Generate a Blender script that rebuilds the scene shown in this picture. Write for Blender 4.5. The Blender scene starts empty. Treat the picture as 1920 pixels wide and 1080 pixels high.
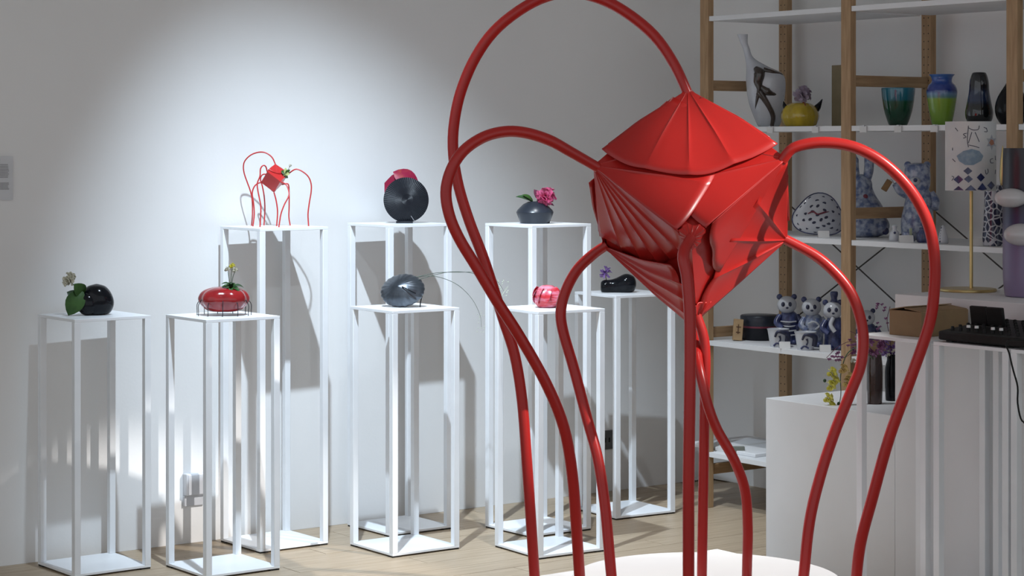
import bpy, bmesh, math, random
from mathutils import Vector, Matrix
random.seed(7)
scn = bpy.context.scene
COL = scn.collection
# ---------------------------------------------------------------- camera
FPX, HOR, EYE = 4000.0, 270.0, 1.55          # focal length and horizon in pixels of the 1920x1080 frame, eye height
YAW = math.radians(36.3)
CA, SA = math.cos(YAW), math.sin(YAW)
cam_d = bpy.data.cameras.new('camera'); cam = bpy.data.objects.new('camera', cam_d); COL.objects.link(cam)
cam.location = (0, 0, EYE); cam.rotation_euler = (math.pi/2, 0, -YAW)
cam_d.sensor_width = 36; cam_d.lens = FPX/1920*36; cam_d.shift_y = -(540-HOR)/1920
cam_d.clip_end = 60
scn.camera = cam
# ---------------------------------------------------------------- world, exposure
w = bpy.data.worlds.new('gallery_ambient'); scn.world = w; w.use_nodes = True
w.node_tree.nodes['Background'].inputs[0].default_value = (0.91, 0.955, 1.0, 1)
w.node_tree.nodes['Background'].inputs[1].default_value = 0.80
scn.view_settings.view_transform = 'Standard'; scn.view_settings.look = 'None'
scn.view_settings.gamma = 1; scn.view_settings.use_curve_mapping = False
scn.view_settings.exposure = 0.0
# spotlights on the ceiling track: (location, aim, watts, cone degrees, blend, colour, radius)
SPOTS = [
    ((3.36, 5.60, 4.00), (5.00, 7.42, -0.85), 980, 48, 1.0, (0.72, 0.86, 1.0), 0.03),
    ((6.40, 1.12, 4.00), (4.66, 4.90, 1.40), 1840, 10.8, 0.5, (1.0, 0.97, 0.94), 0.03),
    ((5.15, 6.40, 4.00), (4.47, 5.05, 0.15), 640, 24, 0.5, (1.0, 0.99, 0.97), 0.03),
    ((4.60, 5.90, 4.00), (5.42, 6.30, 0.00), 270, 40, 0.8, (0.90, 0.95, 1.0), 0.03),
    ((2.40, 3.02, 4.00), (4.42, 7.42, 1.15), 110, 16, 1.0, (0.80, 0.90, 1.0), 0.03),
]

# ---------------------------------------------------------------- pixel helpers
def W2(x, z): return (x*CA+z*SA, -x*SA+z*CA)
def at(px, py, Z):
    X, Y = W2((px-960)/FPX*Z, Z); return Vector((X, Y, EYE-(py-HOR)/FPX*Z))
def ray(px, py):
    X, Y = W2((px-960)/FPX, 1); return Vector((X, Y, -(py-HOR)/FPX))
def on_x(px, X):
    d = ray(px, HOR); k = X/d.x; return Vector((X, d.y*k, EYE)), k
def on_z(px, py, z):
    d = ray(px, py); k = (z-EYE)/d.z; return Vector((d.x*k, d.y*k, z)), k
def on_y(px, py, Y):
    d = ray(px, py); k = Y/d.y; return Vector((d.x*k, Y, EYE+d.z*k))
def depth(p): return p.x*SA+p.y*CA
# ---------------------------------------------------------------- materials
MATS = {}
def mat(name, col=(.8, .8, .8), rough=.5, metal=0, col2=None, scale=8, stretch=(1, 1, 1), lo=.35, hi=.65, bump=0,
        bscale=60, trans=0, coat=0, spec=.5, detail=3, coords='Object'):
    if name in MATS: return MATS[name]
    m = bpy.data.materials.new(name); m.use_nodes = True; nt = m.node_tree; b = nt.nodes['Principled BSDF']
    b.inputs['Base Color'].default_value = (*col, 1); b.inputs['Roughness'].default_value = rough
    b.inputs['Metallic'].default_value = metal; b.inputs['Transmission Weight'].default_value = trans
    b.inputs['Coat Weight'].default_value = coat; b.inputs['Specular IOR Level'].default_value = spec
    tc = nt.nodes.new('ShaderNodeTexCoord'); mp = nt.nodes.new('ShaderNodeMapping'); mp.inputs['Scale'].default_value = stretch
    nt.links.new(tc.outputs[coords], mp.inputs[0])
    if col2:
        n = nt.nodes.new('ShaderNodeTexNoise'); n.inputs['Scale'].default_value = scale; n.inputs['Detail'].default_value = detail
        r = nt.nodes.new('ShaderNodeValToRGB'); r.color_ramp.elements[0].position = lo; r.color_ramp.elements[1].position = hi
        r.color_ramp.elements[0].color = (*col, 1); r.color_ramp.elements[1].color = (*col2, 1)
        nt.links.new(mp.outputs[0], n.inputs['Vector']); nt.links.new(n.outputs[0], r.inputs[0])
        nt.links.new(r.outputs[0], b.inputs['Base Color'])
    if bump:
        n = nt.nodes.new('ShaderNodeTexNoise'); n.inputs['Scale'].default_value = bscale
        bp = nt.nodes.new('ShaderNodeBump'); bp.inputs['Strength'].default_value = bump; bp.inputs['Distance'].default_value = .01
        nt.links.new(mp.outputs[0], n.inputs['Vector']); nt.links.new(n.outputs[0], bp.inputs['Height'])
        nt.links.new(bp.outputs[0], b.inputs['Normal'])
    MATS[name] = m; return m
def zramp(name, stops, rough=.1, coat=.5, trans=0, wob=.0):
    """colour by height inside the object's own coordinates (metres above its base)"""
    if name in MATS: return MATS[name]
    m = mat(name, rough=rough, coat=coat, trans=trans); nt = m.node_tree; b = nt.nodes['Principled BSDF']
    tc = nt.nodes.new('ShaderNodeTexCoord'); sx = nt.nodes.new('ShaderNodeSeparateXYZ'); nt.links.new(tc.outputs['Object'], sx.inputs[0])
    h = max(s[0] for s in stops) or 1
    n = nt.nodes.new('ShaderNodeTexNoise'); n.inputs['Scale'].default_value = 40
    nt.links.new(tc.outputs['Object'], n.inputs['Vector'])
    ma = nt.nodes.new('ShaderNodeMath'); ma.operation = 'MULTIPLY_ADD'; ma.inputs[1].default_value = wob; 
    nt.links.new(n.outputs[0], ma.inputs[0]); nt.links.new(sx.outputs[2], ma.inputs[2])
    dv = nt.nodes.new('ShaderNodeMath'); dv.operation = 'DIVIDE'; dv.inputs[1].default_value = h; nt.links.new(ma.outputs[0], dv.inputs[0])
    r = nt.nodes.new('ShaderNodeValToRGB'); nt.links.new(dv.outputs[0], r.inputs[0])
    e = r.color_ramp.elements
    while len(e) < len(stops): e.new(.5)
    for el, (z, c) in zip(e, sorted(stops)): el.position = min(1, z/h); el.color = (*c, 1)
    nt.links.new(r.outputs[0], b.inputs['Base Color']); return m
WALL = mat('plaster', (.735, .732, .725), .9, col2=(.765, .762, .757), scale=1.5, bump=.03, bscale=90)
CEIL = mat('ceiling_paint', (.735, .732, .725), .9, bump=.02)
WHITE = mat('white_powder_coat', (.80, .82, .84), .38, col2=(.74, .76, .785), scale=5, spec=.5)
PAINT = mat('white_painted_board', (.70, .71, .725), .6, col2=(.66, .67, .68), scale=3)
PLINTHW = mat('white_plinth_paint', (.82, .82, .82), .5, col2=(.79, .79, .80), scale=3)
PINE = mat('pine', (.30, .185, .095), .6, col2=(.40, .26, .14), scale=14, stretch=(6, 6, .5), bump=.1)
PINEX = mat('pine_rung', (.30, .185, .095), .6, col2=(.40, .26, .14), scale=14, stretch=(.6, 6, 6), bump=.1)
OAK = mat('oak_plank', (.33, .25, .168), .42, col2=(.41, .32, .22), scale=7, stretch=(.6, 7, 7), bump=.05, bscale=30)
SUB = mat('subfloor_wood', (.33, .25, .168), .8, col2=(.41, .32, .22))
RED = mat('red_lacquer', (.44, .018, .015), .30, col2=(.39, .015, .013), scale=3, spec=.42)
REDP = mat('red_ceramic', (.27, .010, .012), .16, col2=(.19, .007, .010), scale=20, coat=.25)
BLACKG = mat('black_glaze', (.004, .0045, .006), .14, col2=(.006, .007, .01), scale=10, spec=.22)
BLACKM = mat('black_satin', (.007, .008, .012), .45, col2=(.011, .013, .018), scale=12, spec=.25)
GUN = mat('gunmetal_glaze', (.014, .018, .026), .3, col2=(.022, .027, .038), scale=9, spec=.35)
GUN2 = mat('pewter_glaze', (.05, .058, .07), .30, metal=.7, col2=(.11, .125, .145), scale=14)
PAD = mat('black_rubber', (.012, .012, .013), .7, col2=(.02, .02, .02))
LEAF = mat('leaf_green', (.016, .05, .008), .5, col2=(.03, .08, .014), scale=30, spec=.3)
LEAFD = mat('dark_leaf', (.012, .04, .012), .4, col2=(.022, .065, .018), scale=30)
STEM = mat('stem_green', (.05, .09, .045), .6, col2=(.08, .11, .06), scale=30)
CREAM = mat('cream_petal', (.62, .60, .50), .6, col2=(.48, .46, .36), scale=40)
YELP = mat('yellow_petal', (.62, .55, .06), .5, col2=(.50, .48, .05), scale=40)
PINKP = mat('pink_petal', (.50, .05, .15), .5, col2=(.62, .12, .25), scale=40)
PURP = mat('purple_petal', (.13, .06, .25), .5, col2=(.26, .15, .36), scale=60)
PLUM = mat('plum_petal', (.16, .04, .13), .5, col2=(.34, .16, .30), scale=50)
DARKP = mat('dark_petal', (.07, .012, .03), .5, col2=(.12, .02, .05), scale=50)
PAPER = mat('paper', (.62, .62, .61), .8, col2=(.58, .58, .58), scale=9)
INK = mat('grey_ink', (.30, .30, .31), .8, col2=(.34, .34, .35), scale=60)
INKB = mat('blue_black_ink', (.016, .018, .04), .45, col2=(.025, .03, .07), scale=60)
PLASTIC = mat('grey_white_plastic', (.55, .56, .59), .4, col2=(.52, .53, .56), scale=20)
DPLAST = mat('dark_plastic', (.06, .06, .065), .5, col2=(.09, .09, .09), scale=20)
BLACKP = mat('black_plastic', (.005, .0055, .0055), .5, col2=(.008, .0085, .0085), scale=40, spec=.25)
WCAP = mat('white_cap', (.75, .75, .75), .4, col2=(.7, .7, .7), scale=20)
CARD = mat('cardboard', (.22, .145, .075), .8, col2=(.26, .175, .09), scale=12, bump=.05)
GOLD = mat('brass', (.62, .48, .22), .3, metal=.85, col2=(.55, .42, .18), scale=12)
STEEL = mat('dark_steel_wire', (.07, .065, .06), .45, metal=.6, col2=(.1, .09, .085), scale=20)
PORC = mat('white_porcelain', (.52, .54, .57), .22, col2=(.46, .48, .53), scale=14, coat=.3)
BLUEW = mat('cobalt_on_porcelain', (.36, .40, .49), .3, col2=(.085, .12, .24), scale=48, lo=.38, hi=.62, coat=.3)
COBALT = mat('cobalt_glaze', (.014, .02, .075), .28, col2=(.06, .08, .20), scale=45, lo=.4, hi=.7, coat=.3)
MAROON = mat('dark_red_print', (.18, .02, .04), .4, col2=(.12, .02, .04), scale=30)

# ---------------------------------------------------------------- objects and groups
def tag(o, label=None, cat=None, group=None, kind=None):
    if label: o['label'] = label
    if cat: o['category'] = cat
    if group: o['group'] = group
    if kind: o['kind'] = kind
    return o
def mesh_obj(name, verts, faces, m, parent=None, smooth=False, loc=None):
    me = bpy.data.meshes.new(name); me.from_pydata([tuple(v) for v in verts], [], faces); me.update()
    if smooth:
        me.polygons.foreach_set('use_smooth', [True]*len(me.polygons))
    if m: me.materials.append(m)
    o = bpy.data.objects.new(name, me); COL.objects.link(o)
    if parent: o.parent = parent
    if loc: o.location = loc
    return o
def autosmooth(o, ang=40):
    o.data.polygons.foreach_set('use_smooth', [True]*len(o.data.polygons))
    try: o.data.set_sharp_from_angle(angle=math.radians(ang))
    except Exception: pass
    return o
def thing(name, label, cat, loc=(0, 0, 0), rz=-YAW, group=None):
    o = bpy.data.objects.new(name, None); COL.objects.link(o); o.empty_display_size = .05
    o.location = loc; o.rotation_euler = (0, 0, rz); return tag(o, label, cat, group)
def boxg(x0, x1, y0, y1, z0, z1):
    v = [(x, y, z) for z in (z0, z1) for y in (y0, y1) for x in (x0, x1)]
    return v, [(0, 2, 3, 1), (4, 5, 7, 6), (0, 1, 5, 4), (2, 6, 7, 3), (0, 4, 6, 2), (1, 3, 7, 5)]
def box(name, x0, x1, y0, y1, z0, z1, m, parent=None, bev=0):
    v, f = boxg(x0, x1, y0, y1, z0, z1); o = mesh_obj(name, v, f, m, parent)
    if bev:
        md = o.modifiers.new('bevel', 'BEVEL'); md.width = bev; md.segments = 2; md.limit_method = 'ANGLE'
        autosmooth(o)
    return o
def join_geo(parts):
    V, F = [], []
    for v, f in parts:
        n = len(V); V += [tuple(p) for p in v]; F += [tuple(i+n for i in q) for q in f]
    return V, F
def catmull(pts, sub):
    P = [Vector(p) for p in pts]; P = [P[0]*2-P[1]]+P+[P[-1]*2-P[-2]]; out = []
    for i in range(1, len(P)-2):
        p0, p1, p2, p3 = P[i-1:i+3]
        for k in range(sub):
            t = k/sub
            out.append(.5*((2*p1)+(p2-p0)*t+(2*p0-5*p1+4*p2-p3)*t*t+(3*p1-p0-3*p2+p3)*t**3))
    out.append(P[-2]); return out
def tubeg(pts, r, segs=10, sub=5, smooth=True):
    C = catmull(pts, sub) if smooth and len(pts) > 2 else [Vector(p) for p in pts]
    n = len(C); rr = r if isinstance(r, (list, tuple)) else [r, r]
    V, F = [], []; t0 = (C[1]-C[0]).normalized()
    u = t0.orthogonal().normalized()
    for i, c in enumerate(C):
        t = ((C[min(i+1, n-1)]-C[max(i-1, 0)])).normalized()
        u = (u-t*u.dot(t)).normalized(); v = t.cross(u)
        s = i/(n-1)*(len(rr)-1); k = min(int(s), len(rr)-2); rad = rr[k]+(rr[k+1]-rr[k])*(s-k)
        for j in range(segs):
            a = 2*math.pi*j/segs; V.append(c+u*math.cos(a)*rad+v*math.sin(a)*rad)
    for i in range(n-1):
        for j in range(segs):
            a, b = i*segs+j, i*segs+(j+1) % segs; F.append((a, b, b+segs, a+segs))
    F.append(tuple(range(segs-1, -1, -1))); F.append(tuple((n-1)*segs+j for j in range(segs)))
    return V, F
def tube(name, pts, r, m, parent=None, segs=10, sub=5, smooth=True):
    v, f = tubeg(pts, r, segs, sub, smooth); return autosmooth(mesh_obj(name, v, f, m, parent), 60)
def latheg(prof, segs=32, fn=None):
    V, F = [], []
    for (r, z) in prof:
        for j in range(segs):
            a = 2*math.pi*j/segs
            p = (r*math.cos(a), r*math.sin(a), z)
            V.append(fn(a, r, z) if fn else p)
    n = len(prof)
    for i in range(n-1):
        for j in range(segs):
            a, b = i*segs+j, i*segs+(j+1) % segs; F.append((a, b, b+segs, a+segs))
    F.append(tuple(range(segs-1, -1, -1))); F.append(tuple((n-1)*segs+j for j in range(segs)))
    return V, F
def smooth_prof(prof, sub=4):
    return [(max(p.x, .0003), p.z) for p in catmull([(r, 0, z) for r, z in prof], sub)]
def lathe(name, prof, m, parent=None, segs=32, fn=None, sub=4, ang=50):
    v, f = latheg(smooth_prof(prof, sub) if sub else prof, segs, fn); return autosmooth(mesh_obj(name, v, f, m, parent), ang)
def ballg(c, rx, ry, rz, nu=14, nv=9):
    prof = [(math.sin(math.pi*(i+.02)/(nv-.96+.0)), -math.cos(math.pi*(i+.02)/(nv-.96))) for i in range(nv)]
    return latheg([(max(r, .01), z) for r, z in prof], nu, lambda a, r, z: (c[0]+rx*r*math.cos(a), c[1]+ry*r*math.sin(a), c[2]+rz*z))
def ball(name, c, rx, ry, rz, m, parent=None, nu=18, nv=12):
    v, f = ballg(c, rx, ry, rz, nu, nv); return autosmooth(mesh_obj(name, v, f, m, parent), 80)
def leafg(base, tip, width, nrm, bend=.15, fold=.12, n=7, shape=None):
    """a curved leaf or petal with a folded midrib, as a thin closed shell"""
    b, t = Vector(base), Vector(tip); d = t-b; L = d.length; d.normalize(); nr = Vector(nrm); nr = (nr-d*nr.dot(d)).normalized(); s = d.cross(nr)
    V, F = [], []; th = max(.0004, width*.02)
    for side in (1, -1):
        for i in range(n+1):
            u = i/n; wd = width*.5*(shape(u) if shape else math.sin(math.pi*min(1, u*.94+.06))**.8)
            c = b+d*L*u+nr*(bend*L*4*u*(1-u))
            for k in (-1, -.5, 0, .5, 1):
                V.append(c+s*wd*k+nr*(fold*wd*abs(k)+side*th))
    m = 5*(n+1)
    for i in range(n):
        for k in range(4):
            a = i*5+k; F.append((a, a+1, a+6, a+5)); F.append((m+a, m+a+5, m+a+6, m+a+1))
    for i in range(n):
        a = i*5; F.append((a, a+5, m+a+5, m+a)); a = i*5+4; F.append((a, m+a, m+a+5, a+5))
    F.append((0, m, m+1, 1)); F.append((1, m+1, m+2, 2)); F.append((2, m+2, m+3, 3)); F.append((3, m+3, m+4, 4))
    e = n*5; F += [(e+k, e+k+1, m+e+k+1, m+e+k) for k in range(4)]
    return V, F
def leaf(name, base, tip, width, nrm, m, parent, bend=.15, fold=.12, shape=None):
    v, f = leafg(base, tip, width, nrm, bend, fold, 7, shape); return autosmooth(mesh_obj(name, v, f, m, parent), 60)
def bloomg(c, R, n, pw, seed=1, up=(0, 0, 1), spread=1.0):
    """many petals bursting from one point"""
    rn = random.Random(seed); up = Vector(up).normalized(); parts = []
    for i in range(n):
        z = 1-(i+.5)/n*spread*1.3; a = i*2.399+rn.uniform(-.2, .2); q = math.sqrt(max(0, 1-z*z))
        o = up.orthogonal().normalized(); p = up.cross(o)
        d = up*z+o*math.cos(a)*q+p*math.sin(a)*q
        parts.append(leafg(Vector(c)+d*R*.15, Vector(c)+d*R*rn.uniform(.85, 1.08), pw, d.orthogonal()+up*.3, .18, .3, 4, lambda u: .35+.65*math.sin(math.pi*(.15+u*.72))))
    return join_geo(parts)
def bloom(name, c, R, n, pw, m, parent, seed=1, up=(0, 0, 1), spread=1.0):
    v, f = bloomg(c, R, n, pw, seed, up, spread); return autosmooth(mesh_obj(name, v, f, m, parent), 60)

# ================================================================ the room
YW, XW, ZC = 7.42, 6.60, 4.30
def struct(o): o['kind'] = 'structure'; return o
struct(box('wall_back', -1.5, XW+.12, YW, YW+.12, 0, ZC, WALL))
struct(box('wall_right', XW, XW+.12, -1.5, YW, 0, ZC, WALL))
struct(box('ceiling', -1.5, XW+.12, -1.5, YW+.12, ZC, ZC+.1, CEIL))
floor = struct(box('floor', -1.5, XW+.12, -1.5, YW+.12, -.10, -.006, SUB))
# oak planks in the part of the floor the picture shows, running along the back wall
PW, PL = .125, 1.20
pv, pf = boxg(-PL/2+.001, PL/2-.001, -PW/2+.001, PW/2-.001, -.008, 0)
pm = bpy.data.meshes.new('plank'); pm.from_pydata(pv, [], pf); pm.materials.append(OAK)
rowi = 0; y = YW-PW/2
while y > 4.4:
    x = 2.2+(rowi*.47) % PL
    while x < XW+.3:
        o = bpy.data.objects.new('plank', pm); COL.objects.link(o); o.parent = floor
        hi = min(x+PL/2, XW); lo = x-PL/2
        if hi-lo > .05:
            o.location = ((hi+lo)/2, y, -random.random()*.0006); o.scale = ((hi-lo)/PL, 1, 1)
        else:
            bpy.data.objects.remove(o)
        x += PL
    y -= PW; rowi += 1
rest = box('plank_field', -1.5, XW, -1.5, y+PW/2, -.007, -.0006, OAK, floor); rest['kind'] = 'stuff'
rest2 = box('plank_field', -1.5, 1.6, y+PW/2, YW, -.007, -.0008, OAK, floor); rest2['kind'] = 'stuff'

# ================================================================ track lights (on the ceiling above the frame)
def spot(i, loc, aim, watts, cone, blend, col, rad):
    p = Vector(loc); d = (Vector(aim)-p).normalized()
    t = thing('track_spotlight', ['black track spotlight aimed at the wall behind the tall pedestals', 'black track spotlight aimed at the red sculpture head',
              'black track spotlight aimed down at the white plinth', 'black track spotlight aimed at the farthest pedestals',
              'black track spotlight aimed at the small red sculpture from farther out'][i], 'spotlight', p, 0, 'track spotlights under the ceiling')
    bk = -d*.02
    tube('lamp_housing', [bk, bk-d*.13], [.042, .038], BLACKP, t, 16, smooth=False)
    tube('stem', [bk-d*.08, (bk-d*.08).xy.to_3d()+Vector((0, 0, ZC-p.z-.03))], .008, BLACKP, t, 8, smooth=False)
    box('track_adapter', (bk-d*.08).x-.05, (bk-d*.08).x+.05, (bk-d*.08).y-.018, (bk-d*.08).y+.018, ZC-p.z-.035, ZC-p.z, BLACKP, t)
    nm = ['track_lamp_wall', 'track_lamp_sculpture', 'track_lamp_plinth', 'track_lamp_pedestals', 'track_lamp_small_sculpture'][i]+'_offscreen'
    ld = bpy.data.lights.new(nm, 'SPOT'); ld.energy = watts; ld.spot_size = math.radians(cone); ld.spot_blend = blend
    ld.color = col; ld.shadow_soft_size = rad
    lo = bpy.data.objects.new(nm, ld); COL.objects.link(lo); lo.parent = t
    lo.rotation_euler = d.to_track_quat('-Z', 'Y').to_euler()
for i, s in enumerate(SPOTS): spot(i, *s)

# ================================================================ pedestals
SQ, HS, HT = .304, .9245, 1.2303
def pedestal(X, Y, rot, h, label, group):
    t = thing('pedestal', label, 'pedestal', (X, Y, 0), math.radians(rot), group); a = SQ/2; w = .024
    box('top_plate', -a, a, -a, a, h-.011, h, WHITE, t, .001)
    box('base_plate', -a, a, -a, a, .006, .015, WHITE, t, .001)
    for sx in (-1, 1):
        for sy in (-1, 1):
            x0, x1 = sorted((sx*a, sx*(a-w))); y0, y1 = sorted((sy*a, sy*(a-w)))
            box('leg', x0, x1, y0, y1, .015, h-.011, WHITE, t, .0012)
            px, py = sx*(a-.02), sy*(a-.02)
            box('foot_pad', px-.018, px+.018, py-.018, py+.018, 0, .006, PAD, t)
    return t
GP = 'white metal frame pedestals'
PED = {
 1: (3.393, 7.204, 1.2, HS, 'white metal frame pedestal carrying the black vase with white flower and drooping green leaf'),
 2: (3.763, 6.909, .8, HS, 'white metal frame pedestal carrying the red pod vase on wire legs'),
 3: (4.159, 7.222, .9, HT, 'tall white metal frame pedestal carrying the small red eight-legged sculpture'),
 4: (4.737, 7.217, .5, HT, 'tall white metal frame pedestal carrying the black pleated disc vase'),
 5: (4.520, 6.851, -.3, HS, 'white metal frame pedestal carrying the gunmetal shell vase with arching grass'),
 6: (5.172, 6.864, 1.6, HT, 'tall white metal frame pedestal carrying the dark bowl with pink flower'),
 7: (4.947, 6.492, -3.5, HS, 'white metal frame pedestal carrying the pink and red petalled ball vase'),
 8: (5.710, 6.970, -4.0, HS, 'white metal frame pedestal carrying the black gourd vase with purple flower'),
 9: (5.228, 4.841, 0, HS, 'white metal frame pedestal under the brown cardboard box'),
 10: (5.228, 4.504, 0, HS, 'white metal frame pedestal under the end of the black mixer, beside the cardboard box pedestal'),
 11: (5.228, 4.190, 0, HS, 'white metal frame pedestal under the mixer end with the hanging cable'),
}
for k, a in PED.items(): pedestal(*a, GP)
def on_ped(k, px, dz=0):
    """point on pedestal k's top under pixel column px (moved sideways from the plate's centre), and metres per pixel"""
    X, Y = PED[k][0], PED[k][1]; Z = X*SA+Y*CA; x0 = X*CA-Y*SA; x = (px-960)/FPX*Z
    q = W2(x, Z); return Vector((q[0], q[1], PED[k][3])), Z/FPX

# ================================================================ the red sculpture
HP = .15
bc, _ = on_z(1345, 1029, HP)             # far corner of the plinth top
S = .90
pl = thing('display_plinth', 'low square white plinth under the large red sculpture', 'plinth', (bc.x-S/2, bc.y-S/2, 0), 0)
box('plinth_body', -S/2, S/2, -S/2, S/2, 0, HP, PLINTHW, pl, .003)
v, f = latheg([(.001, HP), (.422, HP), (.425, HP+.003), (.425, HP+.025), (.422, HP+.028), (.001, HP+.028)], 72)
autosmooth(mesh_obj('round_top', v, f, PLINTHW, pl), 30)

def petal(name, V, N, A, sect, off, m, parent, thick=.003, pleat=.005, res=(12, 72)):
    """fabric-like cap folded over a cube corner. V corner, N three unit edge directions, sect {(i,j): (rho(u), u0, u1, npleat)}"""
    nr = res[0]; VV, FF = [], []
    for (i, j), (rho, u0, u1, npl, lift, *om) in sect.items():
        om = om[0] if om else 1
        k = 3-i-j; nf = -N[k]; base = len(VV); na = res[1]
        for b in range(na+1):
            u = u0+(u1-u0)*b/na; ph = u*math.pi/2
            d = N[i]*math.cos(ph)+N[j]*math.sin(ph)
            wi = max(0, 1-u/.14) if u0 == 0 else 0; wj = max(0, 1-(1-u)/.14) if u1 == 1 else 0
            n = (nf-N[j]*wi-N[i]*wj).normalized()
            R = rho(u)*A
            fr = (u*npl) % 1; sag = -4*fr*(1-fr); dr = min(fr, 1-fr)/npl; rid = math.exp(-(dr/.011)**2) if .03 < u < .97 or u0 > 0 or u1 < 1 else 0
            for a in range(nr+1):
                q = a/nr; r = R*q
                fd = math.sin(math.pi*min(1, q*.86+.12)); h = off*(1+(om-1)*min(1, min(u, 1-u)/.12))*min(1, q*1.6)+pleat*(sag*q+.55*rid*fd)+lift*q**4*(.6+.4*math.sin(u*9+1))
                if q < .02: h = off*.3
                VV.append(V+d*r+n*h)
        for b in range(na):
            for a in range(nr):
                p = base+b*(nr+1)+a; FF.append((p, p+nr+1, p+nr+2, p+1))
    o = mesh_obj(name, VV, FF, m, parent)
    bm = bmesh.new(); bm.from_mesh(o.data); bmesh.ops.remove_doubles(bm, verts=bm.verts, dist=.0004); bmesh.ops.recalc_face_normals(bm, faces=bm.faces)
    bm.to_mesh(o.data); bm.free()
    autosmooth(o, 28)
    md = o.modifiers.new('solid', 'SOLIDIFY'); md.thickness = thick; md.offset = 0
    return o

ZH = 6.70; mpx = ZH/FPX
CR, CD, CU = Vector((CA, -SA, 0)), Vector((SA, CA, 0)), Vector((0, 0, 1))   # camera's right, depth and up in the room
def edge(u, v, d): return (CR*u-CU*v+CD*d)
E1, E2, E3 = edge(-181, 143, -92), edge(169, 128, -129), edge(35, 155, 191)
# square up the three edge directions
E1.normalize(); E2 = (E2-E1*E2.dot(E1)).normalized(); c3 = E1.cross(E2)
E3 = c3 if c3.dot(E3) > 0 else -c3
A = 248*mpx
T0 = at(1290, 168, ZH+.025)
def corner(a, b, c): return T0+E1*A*a+E2*A*b+E3*A*c
sc_c = pl.location.copy()
sc = thing('spider_sculpture', 'large glossy red folded-cube sculpture on eight curving tube legs', 'sculpture', (sc_c.x, sc_c.y, HP), 0)
O = Vector((sc_c.x, sc_c.y, HP))
# inner core cube, slightly shrunk
cv = [corner(a, b, c)-O for a in (0, 1) for b in (0, 1) for c in (0, 1)]
ctr = sum(cv, Vector())/8; cv = [ctr+(p-ctr)*.965 for p in cv]
core = mesh_obj('core', cv, [(0, 1, 3, 2), (4, 6, 7, 5), (0, 4, 5, 1), (2, 3, 7, 6), (0, 2, 6, 4), (1, 5, 7, 3)], RED, sc)
wv = lambda r, a=.02, k=9, p=0: (lambda u: r+a*math.sin(u*k+p))
tV, lV, rV, fV = corner(0, 0, 0)-O, corner(1, 0, 0)-O, corner(0, 1, 0)-O, corner(1, 1, 0)-O
kV, llV, lrV, bV = corner(0, 0, 1)-O, corner(1, 0, 1)-O, corner(0, 1, 1)-O, corner(1, 1, 1)-O
arc = lambda r0, r1, a=.012, k=14: (lambda u: r0+(r1-r0)*math.sin(math.pi*u)+a*math.sin(u*k))
petal('petal', tV, (E1, E2, E3), A, {(0, 1): (arc(.87, .86), 0, 1, 4, .004), (1, 2): (wv(.8), 0, 1, 4, .004), (0, 2): (wv(.8), 0, 1, 4, .004)}, .022, RED, sc)
petal('petal', lV, (-E1, E2, E3), A, {(0, 1): (arc(.86, .89, .015), 0, 1, 3, .002), (1, 2): (arc(.88, .92, .03, 12), 0, 1, 6, .0, .3), (0, 2): (wv(.8), 0, 1, 4, .004)}, .010, RED, sc, pleat=.006)
petal('petal', rV, (E1, -E2, E3), A, {(0, 1): (arc(.86, .84, .01), 0, 1, 3, .002), (0, 2): (lambda u: .80+.40*u+.02*math.sin(u*20), 0, .46, 1, .010), (1, 2): (wv(.75), 0, 1, 4, .004)}, .006, RED, sc)
petal('petal', llV, (E2, -E3, -E1), A, {(0, 1): (lambda u: 1.0+.10*u+.015*math.sin(u*30), 0, .40, 10, .012, 1.4), (0, 2): (wv(.85), 0, 1, 4, .002), (1, 2): (wv(.8), 0, 1, 4, .002)}, .020, RED, sc, pleat=.008)
petal('petal', lrV, (E1, -E3, -E2), A, {(0, 1): (arc(.97, .86, .02, 15), 0, 1, 4, .002), (0, 2): (wv(.85), 0, 1, 4, .002), (1, 2): (wv(.8), 0, 1, 4, .002)}, .004, RED, sc, pleat=.008)
petal('petal', bV, (-E1, -E2, -E3), A, {(0, 1): (wv(.4), 0, 1, 4, .002), (0, 2): (wv(.16, .01), 0, 1, 4, .001), (1, 2): (wv(.16, .01), 0, 1, 4, .001)}, .002, RED, sc)
petal('petal', kV, (E1, E2, -E3), A, {(0, 1): (wv(.8), 0, 1, 4, .002), (0, 2): (wv(.6), 0, 1, 4, .002), (1, 2): (wv(.6), 0, 1, 4, .002)}, .004, RED, sc)
# small fan of folds where the front leg leaves the corner
petal('petal', fV, (-E1, -E2, E3), A, {(0, 1): (wv(.13, .012, 12), 0, 1, 5, .001), (0, 2): (wv(.13, .012, 12), 0, 1, 5, .001), (1, 2): (wv(.13, .012, 12), 0, 1, 5, .001)}, .004, RED, sc, pleat=.002)
def leg(start, pts, foot, r=.0176):
    """pts: (px, py, Z); foot on the plinth"""
    P = [start+(ctr-start)*.04]+[at(*p)-O for p in pts]
    fx = at(foot[0], 0, foot[1])-O; fx.z = .0285 if math.hypot(fx.x, fx.y) < .40 else 0
    P.append(fx); return tube('leg', P, [r*.9]+[r]*8+[r*.98], RED, sc, 20, 5)
def span(px, z0, z1, mid=0):
    n = len(px); return [(x, y, z0+(z1-z0)*((i+1)/(n+1))+mid*math.sin(math.pi*(i+1)/(n+1))) for i, (x, y) in enumerate(px)]
zz = lambda p: depth(p+O)
leg(tV, span([(1264, 120), (1226, 66), (1172, 22), (1120, -4), (1062, -14), (1000, 4), (935, 50), (893, 105), (864, 172), (851, 235), (850, 290), (860, 350), (880, 415), (905, 480), (925, 540), (944, 600), (965, 666), (979, 752), (988, 868), (995, 969)], zz(tV), 6.82, .06), (1003, 6.82))
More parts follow.
